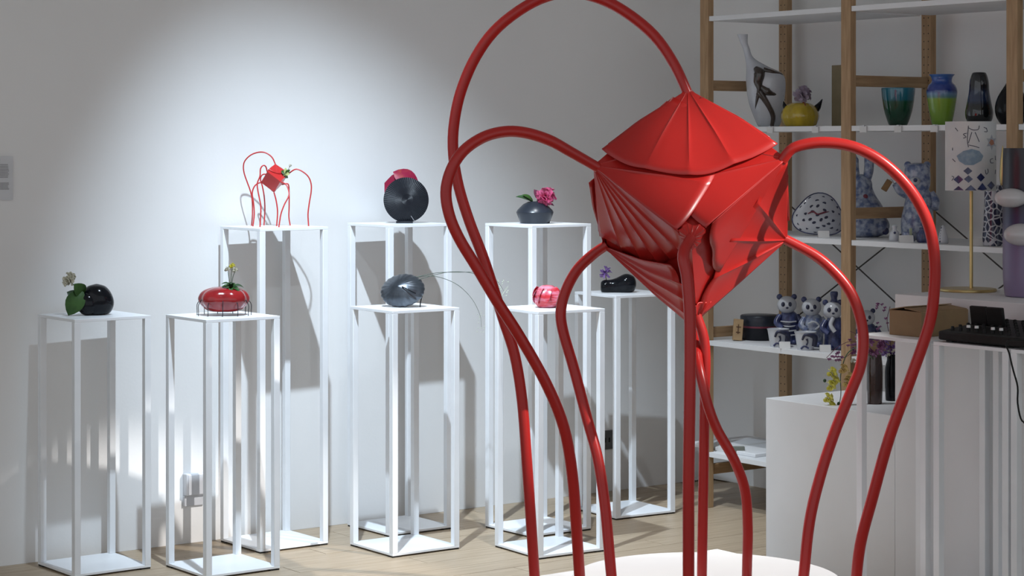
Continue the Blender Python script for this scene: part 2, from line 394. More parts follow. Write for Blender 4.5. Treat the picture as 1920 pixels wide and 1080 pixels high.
leg(lV, span([(1072, 286), (1030, 263), (985, 249), (945, 247), (905, 258), (869, 283), (846, 318), (836, 360), (843, 405), (862, 449), (893, 500), (932, 565), (975, 632), (1024, 719), (1057, 801), (1073, 890), (1081, 993)], zz(lV), 6.62, -.12), (1089, 6.62))
leg(llV, span([(1112, 477), (1083, 505), (1063, 540), (1052, 578), (1055, 618), (1077, 695), (1101, 786), (1121, 860), (1134, 945), (1141, 1020)], zz(llV), 6.71, .08), (1147, 6.71))
leg(fV, span([(1281, 478), (1288, 520), (1293, 580), (1294, 660), (1293, 760), (1291, 900), (1291, 1000)], zz(fV)-.02, 6.30, -.02), (1291, 6.30))
leg(bV, span([(1322, 650), (1321, 760), (1319, 900), (1317, 1010)], zz(bV), 6.67, 0), (1316, 6.67), .0160)
leg(kV, [(1328, 380, 7.06), (1322, 450, 7.10), (1312, 520, 7.06), (1307, 580, 6.90), (1306, 640, 6.72), (1309, 680, 6.64), (1317, 718, 6.61), (1329, 765, 6.60), (1346, 808, 6.60), (1377, 863, 6.60), (1397, 920, 6.62), (1402, 987, 6.64), (1401, 1050, 6.65)], (1400, 6.66), .0160)
leg(rV, span([(1487, 278), (1527, 268), (1570, 269), (1610, 279), (1652, 302), (1690, 336), (1720, 376), (1742, 425), (1752, 480), (1752, 540), (1742, 609), (1707, 711), (1667, 822), (1636, 933), (1613, 1022)], zz(rV), 6.60, -.05), (1602, 6.60))
leg(lrV, span([(1527, 478), (1564, 509), (1593, 545), (1611, 588), (1619, 635), (1614, 685), (1596, 733), (1564, 813), (1538, 893), (1518, 978)], zz(lrV), 6.70, .03), (1506, 6.70))

# ================================================================ things on the pedestals
# 1: black vase with white flower and drooping leaf
p, m = on_ped(1, 181)
t = thing('flower_vase', 'glossy black swirled egg vase with a white flower and drooping green leaf', 'vase', p)
def swirl(a, r, z):
    k = 1+.05*math.sin(a*2+z*40)-(.07 if abs(((a+z*16) % (2*math.pi))-4.6) < .16 else 0)
    return (r*k*math.cos(a), r*k*math.sin(a)*.9, z)
lathe('vase_body', [(.012, 0), (22*m, 2*m), (29*m, 12*m), (31*m, 27*m), (27*m, 42*m), (18*m, 53*m), (6*m, 57*m), (.001, 58*m)], BLACKG, t, 48, swirl)
ball('bulge', (-14*m, -18*m, 21*m), 19*m, 14*m, 21*m, BLACKG, t, 24, 16)
leaf('leaf', (-24*m, -20*m, 46*m), (-46*m, -34*m, 1*m), 36*m, (0.2, -1, .25), LEAF, t, .10, .25)
leaf('leaf', (-22*m, -14*m, 40*m), (-36*m, -30*m, 60*m), 26*m, (.3, -1, .2), LEAF, t, .15, .2)
leaf('leaf', (-28*m, -10*m, 30*m), (-52*m, -18*m, 44*m), 20*m, (0, -1, .4), LEAFD, t, .1, .2)
bloom('flower', (-47*m, -12*m, 66*m), 15*m, 22, 11*m, CREAM, t, 3, (-.5, -.5, .6))
tube('stem', [(-24*m, -8*m, 40*m), (-38*m, -12*m, 54*m), (-46*m, -12*m, 64*m)], .0016, STEM, t, 6)

# 2: red pod on wire legs
p, m = on_ped(2, 420)
t = thing('pod_vase', 'glossy red lobed pod vase standing on many thin wire legs', 'vase', p)
def pod(a, r, z):
    k = 1-.10*abs(math.cos(a*2.5+.5))**5
    return (r*k*math.cos(a), r*k*math.sin(a)*.8, z)
lathe('pod_body', [(.004, 7*m), (20*m, 7*m), (33*m, 10*m), (44*m, 20*m), (49*m, 31*m), (43*m, 43*m), (30*m, 50*m), (14*m, 53*m), (5*m, 50*m)], REDP, t, 60, pod)
for i in range(11):
    a = 2*math.pi*i/11+.2; x, y = 44*m*math.cos(a), 34*m*math.sin(a)
    tube('wire_leg', [(x*1.02, y*1.02, 30*m), (x*1.16, y*1.16, 20*m), (x*1.16, y*1.16, 8*m), (x*1.16, y*1.16, 0)], .0014, BLACKM, t, 6, 4)
for i in range(13):
    a = i*.9+.3; leaf('leaf', (15*m, -8*m, 50*m), (15*m+(12+4*(i % 4))*m*math.cos(a), -10*m+16*m*math.sin(a), (44+8*(i % 3))*m), 10*m, (0, -.4, 1), LEAFD if i % 2 else LEAF, t, .25, .2)
for k, (x, z) in enumerate(((8, 86), (16, 92), (22, 84))):
    tube('stem', [(15*m, -6*m, 52*m), ((12+x)*.5*m, -6*m, 70*m), (x*m, -6*m, z*m)], .0012, STEM, t, 6)
    bloom('flower', (x*m, -6*m, z*m), 6.5*m, 12, 5*m, YELP if k == 1 else CREAM, t, 5+k, (0, -.4, 1))

# 3: small version of the sculpture
p, m = on_ped(3, 515)
Z3 = m*FPX
t = thing('mini_sculpture', 'small red cube sculpture on eight thin wire legs with a green sprig', 'sculpture', p)
def l3(x, y, d=0):      # position in the 6x crop -> local metres (right, depth, up)
    px = 400+x/6; py = 260+y/6; q = at(px, py, Z3+d)
    r = q-p; return Vector((r.dot(CR), r.dot(CD), r.z))
e1, e2, e3 = Vector((-75, -150, -85)), Vector((163, 0, -112)), Vector((-72, 126, -120))
e1.normalize(); e2 = (e2-e1*e2.dot(e1)).normalized(); c3 = e1.cross(e2); e3 = c3 if c3.dot(e3) > 0 else -c3
a3 = 31*m; q0 = l3(697, 285, .03)
cr = lambda a, b, c: q0+(e1*a+e2*b+e3*c)*a3
cv = [cr(a, b, c) for a in (0, 1) for b in (0, 1) for c in (0, 1)]
REDM = mat('red_lacquer_small', (.48, .022, .022), .35, col2=(.42, .02, .02), scale=20, coat=.2)
mesh_obj('core', cv, [(0, 1, 3, 2), (4, 6, 7, 5), (0, 4, 5, 1), (2, 3, 7, 6), (0, 2, 6, 4), (1, 5, 7, 3)], REDM, t)
petal('petal', cr(0, 0, 0), (e1, e2, e3), a3, {(0, 1): (arc(.8, .8), 0, 1, 4, .001), (1, 2): (wv(.8), 0, 1, 4, .001), (0, 2): (wv(.8), 0, 1, 4, .001)}, .0025, REDM, t, .0008, .001, (6, 14))
petal('petal', cr(1, 1, 1), (-e1, -e2, -e3), a3, {(0, 1): (arc(.2, .2), 0, 1, 4, .0), (1, 2): (wv(.2), 0, 1, 4, .0), (0, 2): (wv(.2), 0, 1, 4, .0)}, .0006, REDM, t, .0008, .001, (6, 14))
def leg3(start, pts, d1):
    n = len(pts); d0 = start.y; P = [start]
    for i, (x, y) in enumerate(pts):
        P.append(l3(x, y, d0+(d1-d0)*(i+1)/n))
    P[-1].z = 0; tube('leg', P, .0027, REDM, t, 8, 4)
leg3(cr(0, 0, 0), [(660, 210), (590, 160), (510, 153), (420, 185), (355, 250), (338, 320), (350, 400), (385, 500), (420, 600), (437, 700), (440, 850), (430, 980)], .06)
leg3(cr(1, 0, 0), [(590, 315), (560, 302), (530, 340), (525, 420), (495, 500), (500, 580), (520, 680), (535, 780), (525, 970)], -.06)
leg3(cr(0, 0, 1), [(560, 402), (530, 450), (550, 530), (572, 650), (580, 800), (570, 980)], .10)
leg3(cr(1, 0, 1), [(490, 510), (455, 550), (437, 620), (452, 720), (460, 850), (445, 975)], .0)
leg3(cr(1, 1, 1), [(703, 680), (718, 770), (722, 850), (712, 975)], .02)
leg3(cr(1, 1, 0), [(820, 520), (850, 600), (842, 660), (800, 740), (760, 850), (737, 970)], -.09)
leg3(cr(0, 1, 1), [(840, 510), (852, 600), (853, 750), (850, 880), (865, 980)], .08)
leg3(cr(0, 1, 0), [(900, 355), (945, 345), (1010, 375), (1070, 430), (1100, 510), (1100, 600), (1080, 720), (1065, 850), (1072, 985)], .02)
ORCL = mat('pale_green_leaf', (.30, .36, .12), .5, col2=(.42, .46, .20), scale=60)
for i in range(6):
    b = l3(815, 400); tip = l3(815+55*math.cos(i*1.1-.6), 385-60*math.sin(i*1.0-.3), -.02+.01*i)
    leaf('leaf', b, tip, 7*m, (0, -1, .3), LEAF if i % 2 else ORCL, t, .1, .2)
bloom('flower', l3(865, 305), 3.5*m, 9, 3*m, CREAM, t, 4)
tube('stem', [l3(815, 400), l3(840, 350), l3(865, 310)], .0009, STEM, t, 6)

# 4: black pleated disc
p, m = on_ped(4, 762)
t = thing('disc_vase', 'matt black upright disc vase with fine radial pleats and a red leaf behind it', 'vase', p)
R = 43*m; n = 144; V = []; F = []
for side in (-1, 1):
    V.append((0, side*12*m, R))
    for k, q in enumerate((.25, .55, .85, 1.0)):
        for j in range(n):
            a = 2*math.pi*j/n; dp = (12*(1-q**1.6)+1.2)*m*side+(.0010*q*(1 if j % 2 else -1))
            V.append((R*q*math.cos(a), dp, R+R*q*math.sin(a)*.985))
h = 1+4*n
for sd in (0, 1):
    b = sd*h
    for j in range(n):
        F.append((b, b+1+j, b+1+(j+1) % n) if sd == 0 else (b, b+1+(j+1) % n, b+1+j))
        for k in range(3):
            a, c = b+1+k*n+j, b+1+k*n+(j+1) % n; F.append((a, a+n, c+n, c) if sd == 0 else (a, c, c+n, a+n))
for j in range(n): F.append((1+3*n+j, h+1+3*n+j, h+1+3*n+(j+1) % n, 1+3*n+(j+1) % n))
d = mesh_obj('pleated_disc', V, F, BLACKM, t); d.rotation_euler = (-.06, 0, .25)
d.location.z = .001
box('foot', -19*m, 12*m, -8*m, 8*m, 0, 4*m, BLACKM, t, .001)
tube('seam_rod', [(9*m, -10*m, 14*m), (13*m, -9.5*m, 8*m), (17*m, -9*m, 2*m)], .0011, mat('silver_thread', (.45, .45, .48), .3, .6, col2=(.4, .4, .42)), t, 6)
ANTH = mat('anthurium_red', (.27, .012, .045), .45, col2=(.40, .09, .03), scale=22, lo=.45, hi=.8, spec=.25)
leaf('spathe', (6*m, 16*m, 66*m), (-42*m, 13*m, 66*m), 56*m, (0.1, -1, .15), ANTH, t, -.05, .15, lambda u: (.55+.45*math.sin(math.pi*min(1, u*1.1)))*(1 if u < .75 else max(.3, 1-((u-.75)*2.6)**2)))
leaf('spathe', (20*m, 16*m, 72*m), (-26*m, 15*m, 96*m), 34*m, (0.1, -1, .15), ANTH, t, .08, .2)

# 5: gunmetal shell vase with grass
p, m = on_ped(5, 755)
t = thing('shell_vase', 'gunmetal ribbed shell vase propped on one thin leg with long arching grass', 'vase', p)
def shell(a, r, z):
    k = 1+.035*abs(math.cos(a*11))*min(1, r/(14*m)); return (r*k*math.cos(a), r*k*math.sin(a), z)
v, f = latheg(smooth_prof([(.001, -26*m), (16*m, -22*m), (31*m, -12*m), (39*m, 0), (32*m, 12*m), (17*m, 22*m), (.001, 27*m)]), 104, shell)
rot = Matrix.Rotation(math.radians(62), 4, 'X') @ Matrix.Rotation(math.radians(-16), 4, 'Y')
v = [rot @ Vector(q) for q in v]; zmin = min(q.z for q in v)
v = [(q.x*1.08, q.y, (q.z-zmin)*(61*m/ (max(u.z for u in v)-zmin))) for q in v]
autosmooth(mesh_obj('shell_body', v, f, GUN2, t), 60)
lip = [Vector((0, -26*m, 40*m)), Vector((12*m, -31*m, 34*m)), Vector((26*m, -31*m, 27*m))]
tube('slit', lip, .0022, BLACKG, t, 6)
tube('prop_leg', [(40*m, -4*m, 40*m), (37*m, -8*m, 22*m), (34*m, -9*m, 10*m), (33*m, -9*m, 0)], .0022, BLACKG, t, 8)
def gl(pts): return [((x-755)*m, -.01+.0004*i, (586-y)*m-.012) for i, (x, y) in enumerate(pts)]
GRASS = mat('dry_grass', (.06, .08, .07), .7, col2=(.10, .12, .09), scale=30)
for pts in ([(782, 530), (815, 520), (850, 514), (890, 518), (912, 535), (925, 560), (940, 590)], [(785, 523), (820, 516), (860, 515), (900, 516), (930, 530), (946, 552)],
            [(780, 524), (805, 522), (830, 526), (860, 540), (885, 565), (900, 595), (903, 620)]):
    tube('grass_blade', gl(pts), [.0016, .0012, .0005], GRASS, t, 5, 4)
gs = [ballg(gl([(938+random.uniform(-14, 16), 543+random.uniform(-14, 16))])[0], .0022, .0022, .0022, 6, 5) for i in range(26)]
gs += [ballg(gl([(902+random.uniform(-8, 8), 606+random.uniform(-16, 22))])[0], .0016, .0016, .0016, 6, 5) for i in range(16)]
gs += [tubeg([gl([(940, 560)])[0], gl([(938+random.uniform(-14, 16), 543+random.uniform(-14, 16))])[0]], .0004, 4, smooth=False) for i in range(12)]
v, f = join_geo(gs); mesh_obj('seed_heads', v, f, mat('pale_seed', (.42, .50, .36), .7, col2=(.55, .6, .48), scale=90), t)['kind'] = 'stuff'

# 6: dark bowl with pink flower
p, m = on_ped(6, 1003)
t = thing('bowl_vase', 'dark slate angular bowl vase with a pink carnation and one leaf', 'vase', p)
lathe('bowl_body', [(.001, 0), (27*m, 0), (28*m, 2*m), (34.5*m, 19*m), (35*m, 21*m), (33*m, 25*m), (22*m, 36*m), (12*m, 41*m), (10*m, 40*m), (.001, 34*m)], GUN, t, 48, sub=0, ang=25)
leaf('leaf', (-4*m, -6*m, 40*m), (-36*m, -8*m, 50*m), 13*m, (0, -.6, 1), LEAFD, t, .12, .2)
leaf('leaf', (-4*m, -6*m, 42*m), (-24*m, -10*m, 54*m), 11*m, (0, -.6, 1), LEAF, t, .1, .2)
leaf('leaf', (6*m, -6*m, 40*m), (36*m, -8*m, 33*m), 12*m, (0, -.7, 1), DARKP, t, .12, .2)
leaf('leaf', (10*m, -6*m, 46*m), (-2*m, -8*m, 64*m), 12*m, (0, -1, .3), DARKP, t, .05, .2)
tube('stem', [(0, 0, 36*m), (6*m, -6*m, 44*m), (18*m, -8*m, 50*m)], .002, STEM, t, 6)
bloom('flower', (21*m, -8*m, 51*m), 19*m, 46, 11*m, PINKP, t, 9, (.2, -.6, .5), 1.3)

# 7: pink ball vase
p, m = on_ped(7, 1026)
t = thing('petal_ball_vase', 'pink and red vase shaped as a ball of overlapping petals', 'vase', p)
PINKV = mat('pink_red_glaze', (.46, .018, .03), .25, col2=(.66, .26, .36), scale=20, stretch=(.7, .7, 3), lo=.42, hi=.68, coat=.2)
def pb(a, r, z): 
    k = 1+.05*math.sin(a*4+z*70); return (r*k*math.cos(a), r*k*math.sin(a), z)
lathe('ball_body', [(.001, 0), (14*m, 0), (22*m, 8*m), (25*m, 20*m), (22*m, 32*m), (13*m, 40*m), (6*m, 42*m), (.001, 40*m)], PINKV, t, 40, pb)
for i in range(9):
    a = i*2*math.pi/9; c, s_ = math.cos(a), math.sin(a)
    leaf('petal', (18*m*c, 18*m*s_, 5*m), (20*m*math.cos(a+.9), 20*m*math.sin(a+.9), (37+3*(i % 2))*m), 22*m, (c, s_, .2), PINKV, t, .22, -.1)

# 8: black gourd vase
p, m = on_ped(8, 1160)
t = thing('gourd_vase', 'glossy black gourd vase lying on its side with a purple flower', 'vase', p)
prof = [(.001, -34*m), (9*m, -33*m), (13*m, -26*m), (12.5*m, -14*m), (14*m, -4*m), (18*m, 8*m), (18.5*m, 18*m), (14*m, 28*m), (7*m, 32*m), (.001, 33*m)]
v, f = latheg(smooth_prof(prof), 36); v = [(z, y_, x_) for (x_, y_, z) in v]
def settle(q):
    x, y_, z = q; zz_ = z+ (10.5+ 5.5*max(0, min(1, (x/m+20)/32)))*m; return (x, y_, max(zz_, 0))
v = [settle(q) for q in v]; autosmooth(mesh_obj('gourd_body', v, [tuple(reversed(q)) for q in f], BLACKG, t), 60)
tube('stem', [(-22*m, 0, 19*m), (-24*m, -2*m, 28*m), (-24*m, -2*m, 34*m)], .0016, DARKP, t, 6)
bloom('flower', (-24*m, -2*m, 37*m), 13*m, 16, 5*m, PURP, t, 12, (-.2, -.5, .8), 1.2)

# ================================================================ wall text, sockets
q0, q1 = on_y(-60, 293, YW), on_y(23, 375, YW)
t = thing('wall_text_sheet', 'pale printed text sheet mounted flat on the back wall', 'wall text', (q1.x, YW, q1.z), 0)
wd, hh = q1.x-on_y(-60, 375, YW).x, on_y(23, 293, YW).z-q1.z
box('sheet', -wd, 0, -.006, -.001, 0, hh, mat('wall_text_board', (.60, .61, .63), .6, col2=(.57, .58, .6), scale=9), t)
ln = []
for i in range(9): ln.append(boxg(-wd+.02, -.014-random.random()*.006, -.0068, -.006, hh*(.80-.036*i), hh*(.80-.036*i)+.0032))
for i in range(5): ln.append(boxg(-wd+.02, -.014-random.random()*.006, -.0068, -.006, hh*(.38-.034*i), hh*(.38-.034*i)+.0032))
ln.append(boxg(-wd+.02, -.05, -.0068, -.006, hh*.9, hh*.9+.004))
v, f = join_geo(ln); mesh_obj('text_lines', v, f, INK, t)
c = on_y(362, 906, YW)
t = thing('wall_socket', 'grey-white surface-mounted socket box low on the back wall', 'socket', (c.x, YW, c.z), 0)
box('socket_box', -.045, .045, -.036, 0, -.043, .043, PLASTIC, t, .004)
box('cover_plate', -.04, .04, -.040, -.036, -.039, .039, PLASTIC, t, .003)
box('conduit_cover', -.045, .045, -.016, 0, -.085, -.043, PLASTIC, t, .002)
c = on_y(1140, 824, YW)
t = thing('wall_socket', 'dark framed socket on the back wall behind the farthest pedestal', 'socket', (c.x, YW, c.z), 0)
box('cover_plate', -.05, .05, -.012, 0, -.042, .042, DPLAST, t, .003)
for k in range(3): box('socket_hole', -.03+.012*k*2, -.022+.012*k*2, -.0135, -.012, -.01, .01, BLACKP, t)

# ================================================================ shelf unit
XF, XB = 6.05, 6.54
YP = [on_x(px, XF)[0].y for px in (1320, 1585.5, 1897)]; YP.append(2*YP[2]-YP[1])
PINEH = mat('pine_drilled', (.30, .185, .095), .6, col2=(.40, .26, .14), scale=14, stretch=(6, 6, .5), bump=.1)
def drilled(m_):
    nt = m_.node_tree; b = nt.nodes['Principled BSDF']; src = b.inputs['Base Color'].links[0].from_socket
    tc = nt.nodes.new('ShaderNodeTexCoord'); sx = nt.nodes.new('ShaderNodeSeparateXYZ'); nt.links.new(tc.outputs['Object'], sx.inputs[0])
    def M(op, a, b_=None):
        n = nt.nodes.new('ShaderNodeMath'); n.operation = op
        for i, x in enumerate((a, b_)):
            if x is None: continue
            if isinstance(x, (int, float)): n.inputs[i].default_value = x
            else: nt.links.new(x, n.inputs[i])
        return n.outputs[0]
    zf = M('SUBTRACT', M('MODULO', sx.outputs[2], .032), .016)
    yf = M('SUBTRACT', M('ABSOLUTE', sx.outputs[1]), .012)
    dd = M('ADD', M('MULTIPLY', zf, zf), M('MULTIPLY', yf, yf)); hole = M('LESS_THAN', dd, .0028**2)
    mx = nt.nodes.new('ShaderNodeMix'); mx.data_type = 'RGBA'; nt.links.new(hole, mx.inputs[0]); nt.links.new(src, mx.inputs[6])
    mx.inputs[7].default_value = (.03, .02, .012, 1); nt.links.new(mx.outputs[2], b.inputs['Base Color'])
drilled(PINEH)
sh = thing('shelf_unit', 'pine shelving unit with white shelves standing against the right wall', 'shelf', (XF, YP[0], 0), 0)
def lx(a): return a-XF
def ly(a): return a-YP[0]
SZ = [2.094, 1.622, 1.171, .713, .238]      # top faces of the shelves
for i, yp in enumerate(YP):
    for x0 in (XF, XB-.03):
        o = box('post', 0, .032, -.026, .026, 0, 2.45, PINEH if x0 > XF else PINE, sh, .002); o.location = (lx(x0), ly(yp), 0)
    for z in (2.33, 1.80, 1.275, .745, .16):
        box('rung', lx(XF+.032), lx(XB-.03), ly(yp)-.012, ly(yp)+.012, z-.022, z+.022, PINEX, sh, .002)
for i in range(3):
    for z in SZ:
        box('shelf_board', lx(XF+.004), lx(XB-.034), ly(YP[i+1])+.028, ly(YP[i])-.028, z-.021, z, PAINT, sh, .001)
    xb = lx(XB+.006); zt, zb = 1.285, .765
    tube('brace_wire', [(xb, ly(YP[i]), zt), (xb, ly(YP[i+1]), zb)], .0032, STEEL, sh, 6, smooth=False)
    tube('brace_wire', [(xb+.008, ly(YP[i+1]), zt), (xb+.008, ly(YP[i]), zb)], .0032, STEEL, sh, 6, smooth=False)
def on_shelf(name, label, cat, px, X, z, group=None):
    q, k = on_x(px, X); return thing(name, label, cat, (q.x, q.y, z), -YAW, group), k/FPX

# price cards clipped to the shelf edge
for n_, px in (('below the white bottle', 1444), ('below the yellow gourd', 1529), ('beside the middle post', 1619), ('below the green bowl vase', 1684), ('below the blue and green vase', 1752)):
    q, k = on_x(px, XF); mm = k/FPX
    t = thing('price_card', 'small white price card clipped to the shelf edge '+n_, 'card', (XF, q.y, SZ[1]-.021), 0, 'price cards on the shelf edge')
    box('card', -.003, 0.0005, -.018, .018, -.006, .018, PAPER, t)
    box('clip', -.002, .012, -.006, .006, .0212, .0226, PLASTIC, t)
    box('clip_riser', -.0025, -.0005, -.006, .006, .012, .0226, PLASTIC, t)

def lean_card(label, px, X, z, w_=.045, h_=.03):
    t, mm = on_shelf('label_card', label, 'card', px, X, z, 'folded label cards on the shelves')
    v, f = boxg(-w_/2, w_/2, -.0008, .0008, 0, h_); R1 = Matrix.Rotation(math.radians(-25), 4, 'X')
    mesh_obj('card_front', [R1 @ Vector(q) for q in v], f, PAPER, t)
    R2 = Matrix.Translation((0, .026, 0)) @ Matrix.Rotation(math.radians(25), 4, 'X'); mesh_obj('card_back', [R2 @ Vector(q) for q in v], f, PAPER, t)

# ---- upper shelf
Z2 = SZ[1]
t, m = on_shelf('sculpted_bottle', 'tall white crooked-neck bottle with black drip pattern', 'bottle', 1441, 6.26, Z2)
def pathsweep(sections, segs=28):
    V, F = [], []; S_ = catmull([(c, r, z) for c, r, z in sections], 5)
    for q in S_:
        for j in range(segs):
            a = 2*math.pi*j/segs; V.append((q.x+q.y*math.cos(a), q.y*.8*math.sin(a), q.z))
    n = len(S_)
    for i in range(n-1):
        for j in range(segs):
            a, b = i*segs+j, i*segs+(j+1) % segs; F.append((a, b, b+segs, a+segs))
    F.append(tuple(range(segs-1, -1, -1))); F.append(tuple((n-1)*segs+j for j in range(segs))); return V, F
v, f = pathsweep([(0, 18*m, 0), (0, 23*m, 8*m), (-4*m, 33*m, 45*m), (-5*m, 37*m, 80*m), (-8*m, 34*m, 100*m), (-22*m, 20*m, 114*m), (-36*m, 8*m, 130*m), (-42*m, 6.5*m, 148*m), (-46*m, 7*m, 158*m), (-49*m, 10*m, 174*m)])
autosmooth(mesh_obj('bottle_body', v, f, PORC, t), 60)
BROWN = mat('black_brown_glaze', (.03, .022, .018), .2, col2=(.07, .05, .04), scale=20, coat=.4)
def drip(pts, name='drip'):      # raised glaze run on the front of the bottle
    def sec(z):
        S_ = [(0, 18, 0), (0, 23, 8), (-4, 33, 45), (-5, 37, 80), (-8, 34, 100), (-22, 20, 114), (-36, 8, 130), (-49, 9, 175)]
        for (c0, r0, z0), (c1, r1, z1) in zip(S_, S_[1:]):
            if z <= z1: k = (z-z0)/(z1-z0); return c0+(c1-c0)*k, r0+(r1-r0)*k
        return S_[-1][:2]
    P, R_ = [], []
    for x, z, r in pts:
        c, rr = sec(z); u = max(-.96, min(.96, (x-c)/rr)); P.append((x*m, -.8*rr*m*math.sqrt(1-u*u)*.96, z*m)); R_.append(r*m)
    tube(name, P, R_, BROWN, t, 10, 4)
drip([(-26, 110, 5), (-20, 100, 11), (-22, 84, 9), (-20, 70, 5), (-24, 50, 3), (-26, 34, 1)])
drip([(-12, 106, 6), (6, 102, 4), (24, 97, 2), (8, 84, 1)])
drip([(-18, 76, 4), (-6, 66, 8), (4, 62, 4), (26, 58, 1)])
drip([(-20, 66, 8), (-12, 54, 6), (-2, 38, 5), (6, 20, 5), (4, 2, 4)])

t, m = on_shelf('glass_gourd', 'yellow ribbed glass gourd with black horns and a lilac flower knob', 'ornament', 1500, 6.24, Z2)
YG = mat('amber_glass', (.50, .36, .015), .12, col2=(.34, .24, .01), scale=16, stretch=(1, 1, .3), coat=.6)
lathe('gourd_body', [(.001, 0), (26*m, 0), (33*m, 10*m), (35*m, 22*m), (30*m, 36*m), (18*m, 44*m), (.001, 45*m)], YG, t, 56, lambda a, r, z: (r*(1+.02*math.cos(a*16+z*30))*math.cos(a), r*(1+.02*math.cos(a*16+z*30))*math.sin(a), z))
tube('horn', [(27*m, 0, 30*m), (34*m, 0, 38*m), (42*m, 0, 52*m)], [8*m, 6*m, .5*m], BLACKG, t, 12)
tube('horn', [(-26*m, 0, 34*m), (-29*m, 0, 40*m), (-31*m, 0, 48*m)], [5*m, 4*m, .5*m], BLACKG, t, 12)
LIL = mat('lilac_glass', (.25, .20, .27), .3, col2=(.36, .30, .38), scale=30)
bloom('flower_knob', (5*m, 0, 60*m), 18*m, 30, 12*m, LIL, t, 21, (0, -.3, 1), 1.4)
tube('drip', [(5*m, -10*m, 44*m), (6*m, -24*m, 38*m), (7*m, -30*m, 28*m)], [3*m, 3*m, 1*m], mat('rust_glaze', (.25, .06, .02), .2, col2=(.2, .05, .02)), t, 8)

q, k = on_x(1572, 6.33)
t = thing('board_offcut', 'thin olive-brown board standing upright behind the middle post', 'board', (q.x, q.y, Z2), 0)
box('board', -.01, .01, -.03, .03, 0, .255, mat('olive_board', (.16, .13, .07), .7, col2=(.19, .15, .085), scale=14), t, .002)

t, m = on_shelf('glass_bowl_vase', 'deep green glass bowl vase with a teal rim', 'vase', 1684, 6.25, Z2)
lathe('vase_body', [(.001, 0), (14*m, 0), (19*m, 6*m), (26*m, 28*m), (30*m, 52*m), (31.5*m, 69*m), (30*m, 69*m), (28*m, 52*m), (24*m, 28*m), (16*m, 8*m), (.001, 5*m)], zramp('teal_green_glass', [(0, (.006, .035, .018)), (40*m, (.008, .06, .032)), (46*m, (.008, .07, .045)), (50*m, (.012, .12, .17)), (69*m, (.02, .15, .22))], .06, .6, wob=.004), t, 48)
t, m = on_shelf('tall_vase', 'vase with deep blue neck and lime green body', 'vase', 1766, 6.25, Z2)
lathe('vase_body', [(.001, 0), (15*m, 0), (19*m, 4*m), (24*m, 28*m), (28*m, 55*m), (28.5*m, 66*m), (25*m, 75*m), (19*m, 82*m), (20*m, 90*m), (24*m, 95*m), (22.5*m, 95*m), (18*m, 88*m), (17*m, 82*m), (.001, 70*m)],
      zramp('blue_lime_glaze', [(0, (.14, .26, .03)), (50*m, (.20, .34, .04)), (54*m, (.10, .22, .22)), (60*m, (.12, .22, .36)), (66*m, (.012, .03, .20)), (82*m, (.02, .06, .28)), (95*m, (.05, .13, .36))], .15, .5, wob=.004), t, 48)
t, m = on_shelf('gourd_bottle', 'black gourd-shaped bottle with a blue band', 'vase', 1836, 6.25, Z2)
lathe('bottle_body', [(.001, 0), (16*m, 0), (24*m, 10*m), (26*m, 24*m), (23*m, 40*m), (19*m, 62*m), (17.5*m, 82*m), (14*m, 95*m), (10*m, 99*m), (.001, 98*m)],
      zramp('black_blue_glaze', [(0, (.006, .007, .008)), (36*m, (.008, .01, .012)), (46*m, (.015, .03, .08)), (60*m, (.015, .03, .075)), (72*m, (.007, .009, .014)), (99*m, (.005, .006, .01))], .06, .6), t, 48)
t, m = on_shelf('teardrop_vase', 'black teardrop vase partly hidden by the shelf post', 'vase', 1897, 6.25, Z2)
lathe('vase_body', [(.001, 0), (18*m, 0), (28*m, 14*m), (31*m, 32*m), (26*m, 52*m), (14*m, 72*m), (7*m, 84*m), (6*m, 92*m), (.001, 92*m)], BLACKG, t, 48)

# ---- third shelf
Z3s = SZ[2]
t, m = on_shelf('dotted_dish', 'white egg-shaped dish covered in black dots, standing on its edge', 'dish', 1537, 6.22, Z3s)
n = 40; prof_ = []
for j in range(n):
    a = 2*math.pi*j/n; rr = 1+.10*math.cos(3*(a-1.45)); prof_.append((50*m*rr*math.cos(a)*.96, 39*m*rr*math.sin(a)))
zm = min(q[1] for q in prof_)
def dpt(x, z, d): return (x, d+ (z-zm)*.28, z-zm+.004)
V, F = [], []
for k_, (s_, d) in enumerate(((.0, -.020), (.45, -.017), (.8, -.009), (1, 0), (.97, .008), (.5, .012), (0, .014))):
    for x, z in prof_: V.append(dpt(x*max(s_, .01), z*max(s_, .01), d))
for k_ in range(6):
    for j in range(n): a, b = k_*n+j, k_*n+(j+1) % n; F.append((a, a+n, b+n, b))
autosmooth(mesh_obj('dish_body', V, F, PORC, t), 60)
tube('rim_line', [dpt(x*1.0, z*1.0, -.002) for x, z in prof_+prof_[:1]], .0022, COBALT, t, 6, 1)
rn = random.Random(3); dots = []; pts_ = []
for i in range(900):
    x, z = rn.uniform(-48, 48)*m, rn.uniform(-42, 42)*m
    a = math.atan2(z/(39*m), x/(48*m)); rr = 1+.10*math.cos(3*(a-1.45)); e = math.hypot(x/(48*m), z/(39*m))/rr
    if e > .9 or any(math.hypot(x-u, z-w_) < 9*m for u, w_ in pts_): continue
    pts_.append((x, z)); d = -.020+.022*e**2.2-.0012
    aa = rn.uniform(-.6, .9); dots.append(([Vector(dpt(x+4.0*m*math.cos(q_*math.pi/4)*math.cos(aa)-2.5*m*math.sin(q_*math.pi/4)*math.sin(aa), z+4.0*m*math.cos(q_*math.pi/4)*math.sin(aa)+2.5*m*math.sin(q_*math.pi/4)*math.cos(aa), d)) for q_ in range(8)], [tuple(range(8))]))
v, f = join_geo(dots); mesh_obj('painted_dots', v, f, INKB, t)['kind'] = 'stuff'
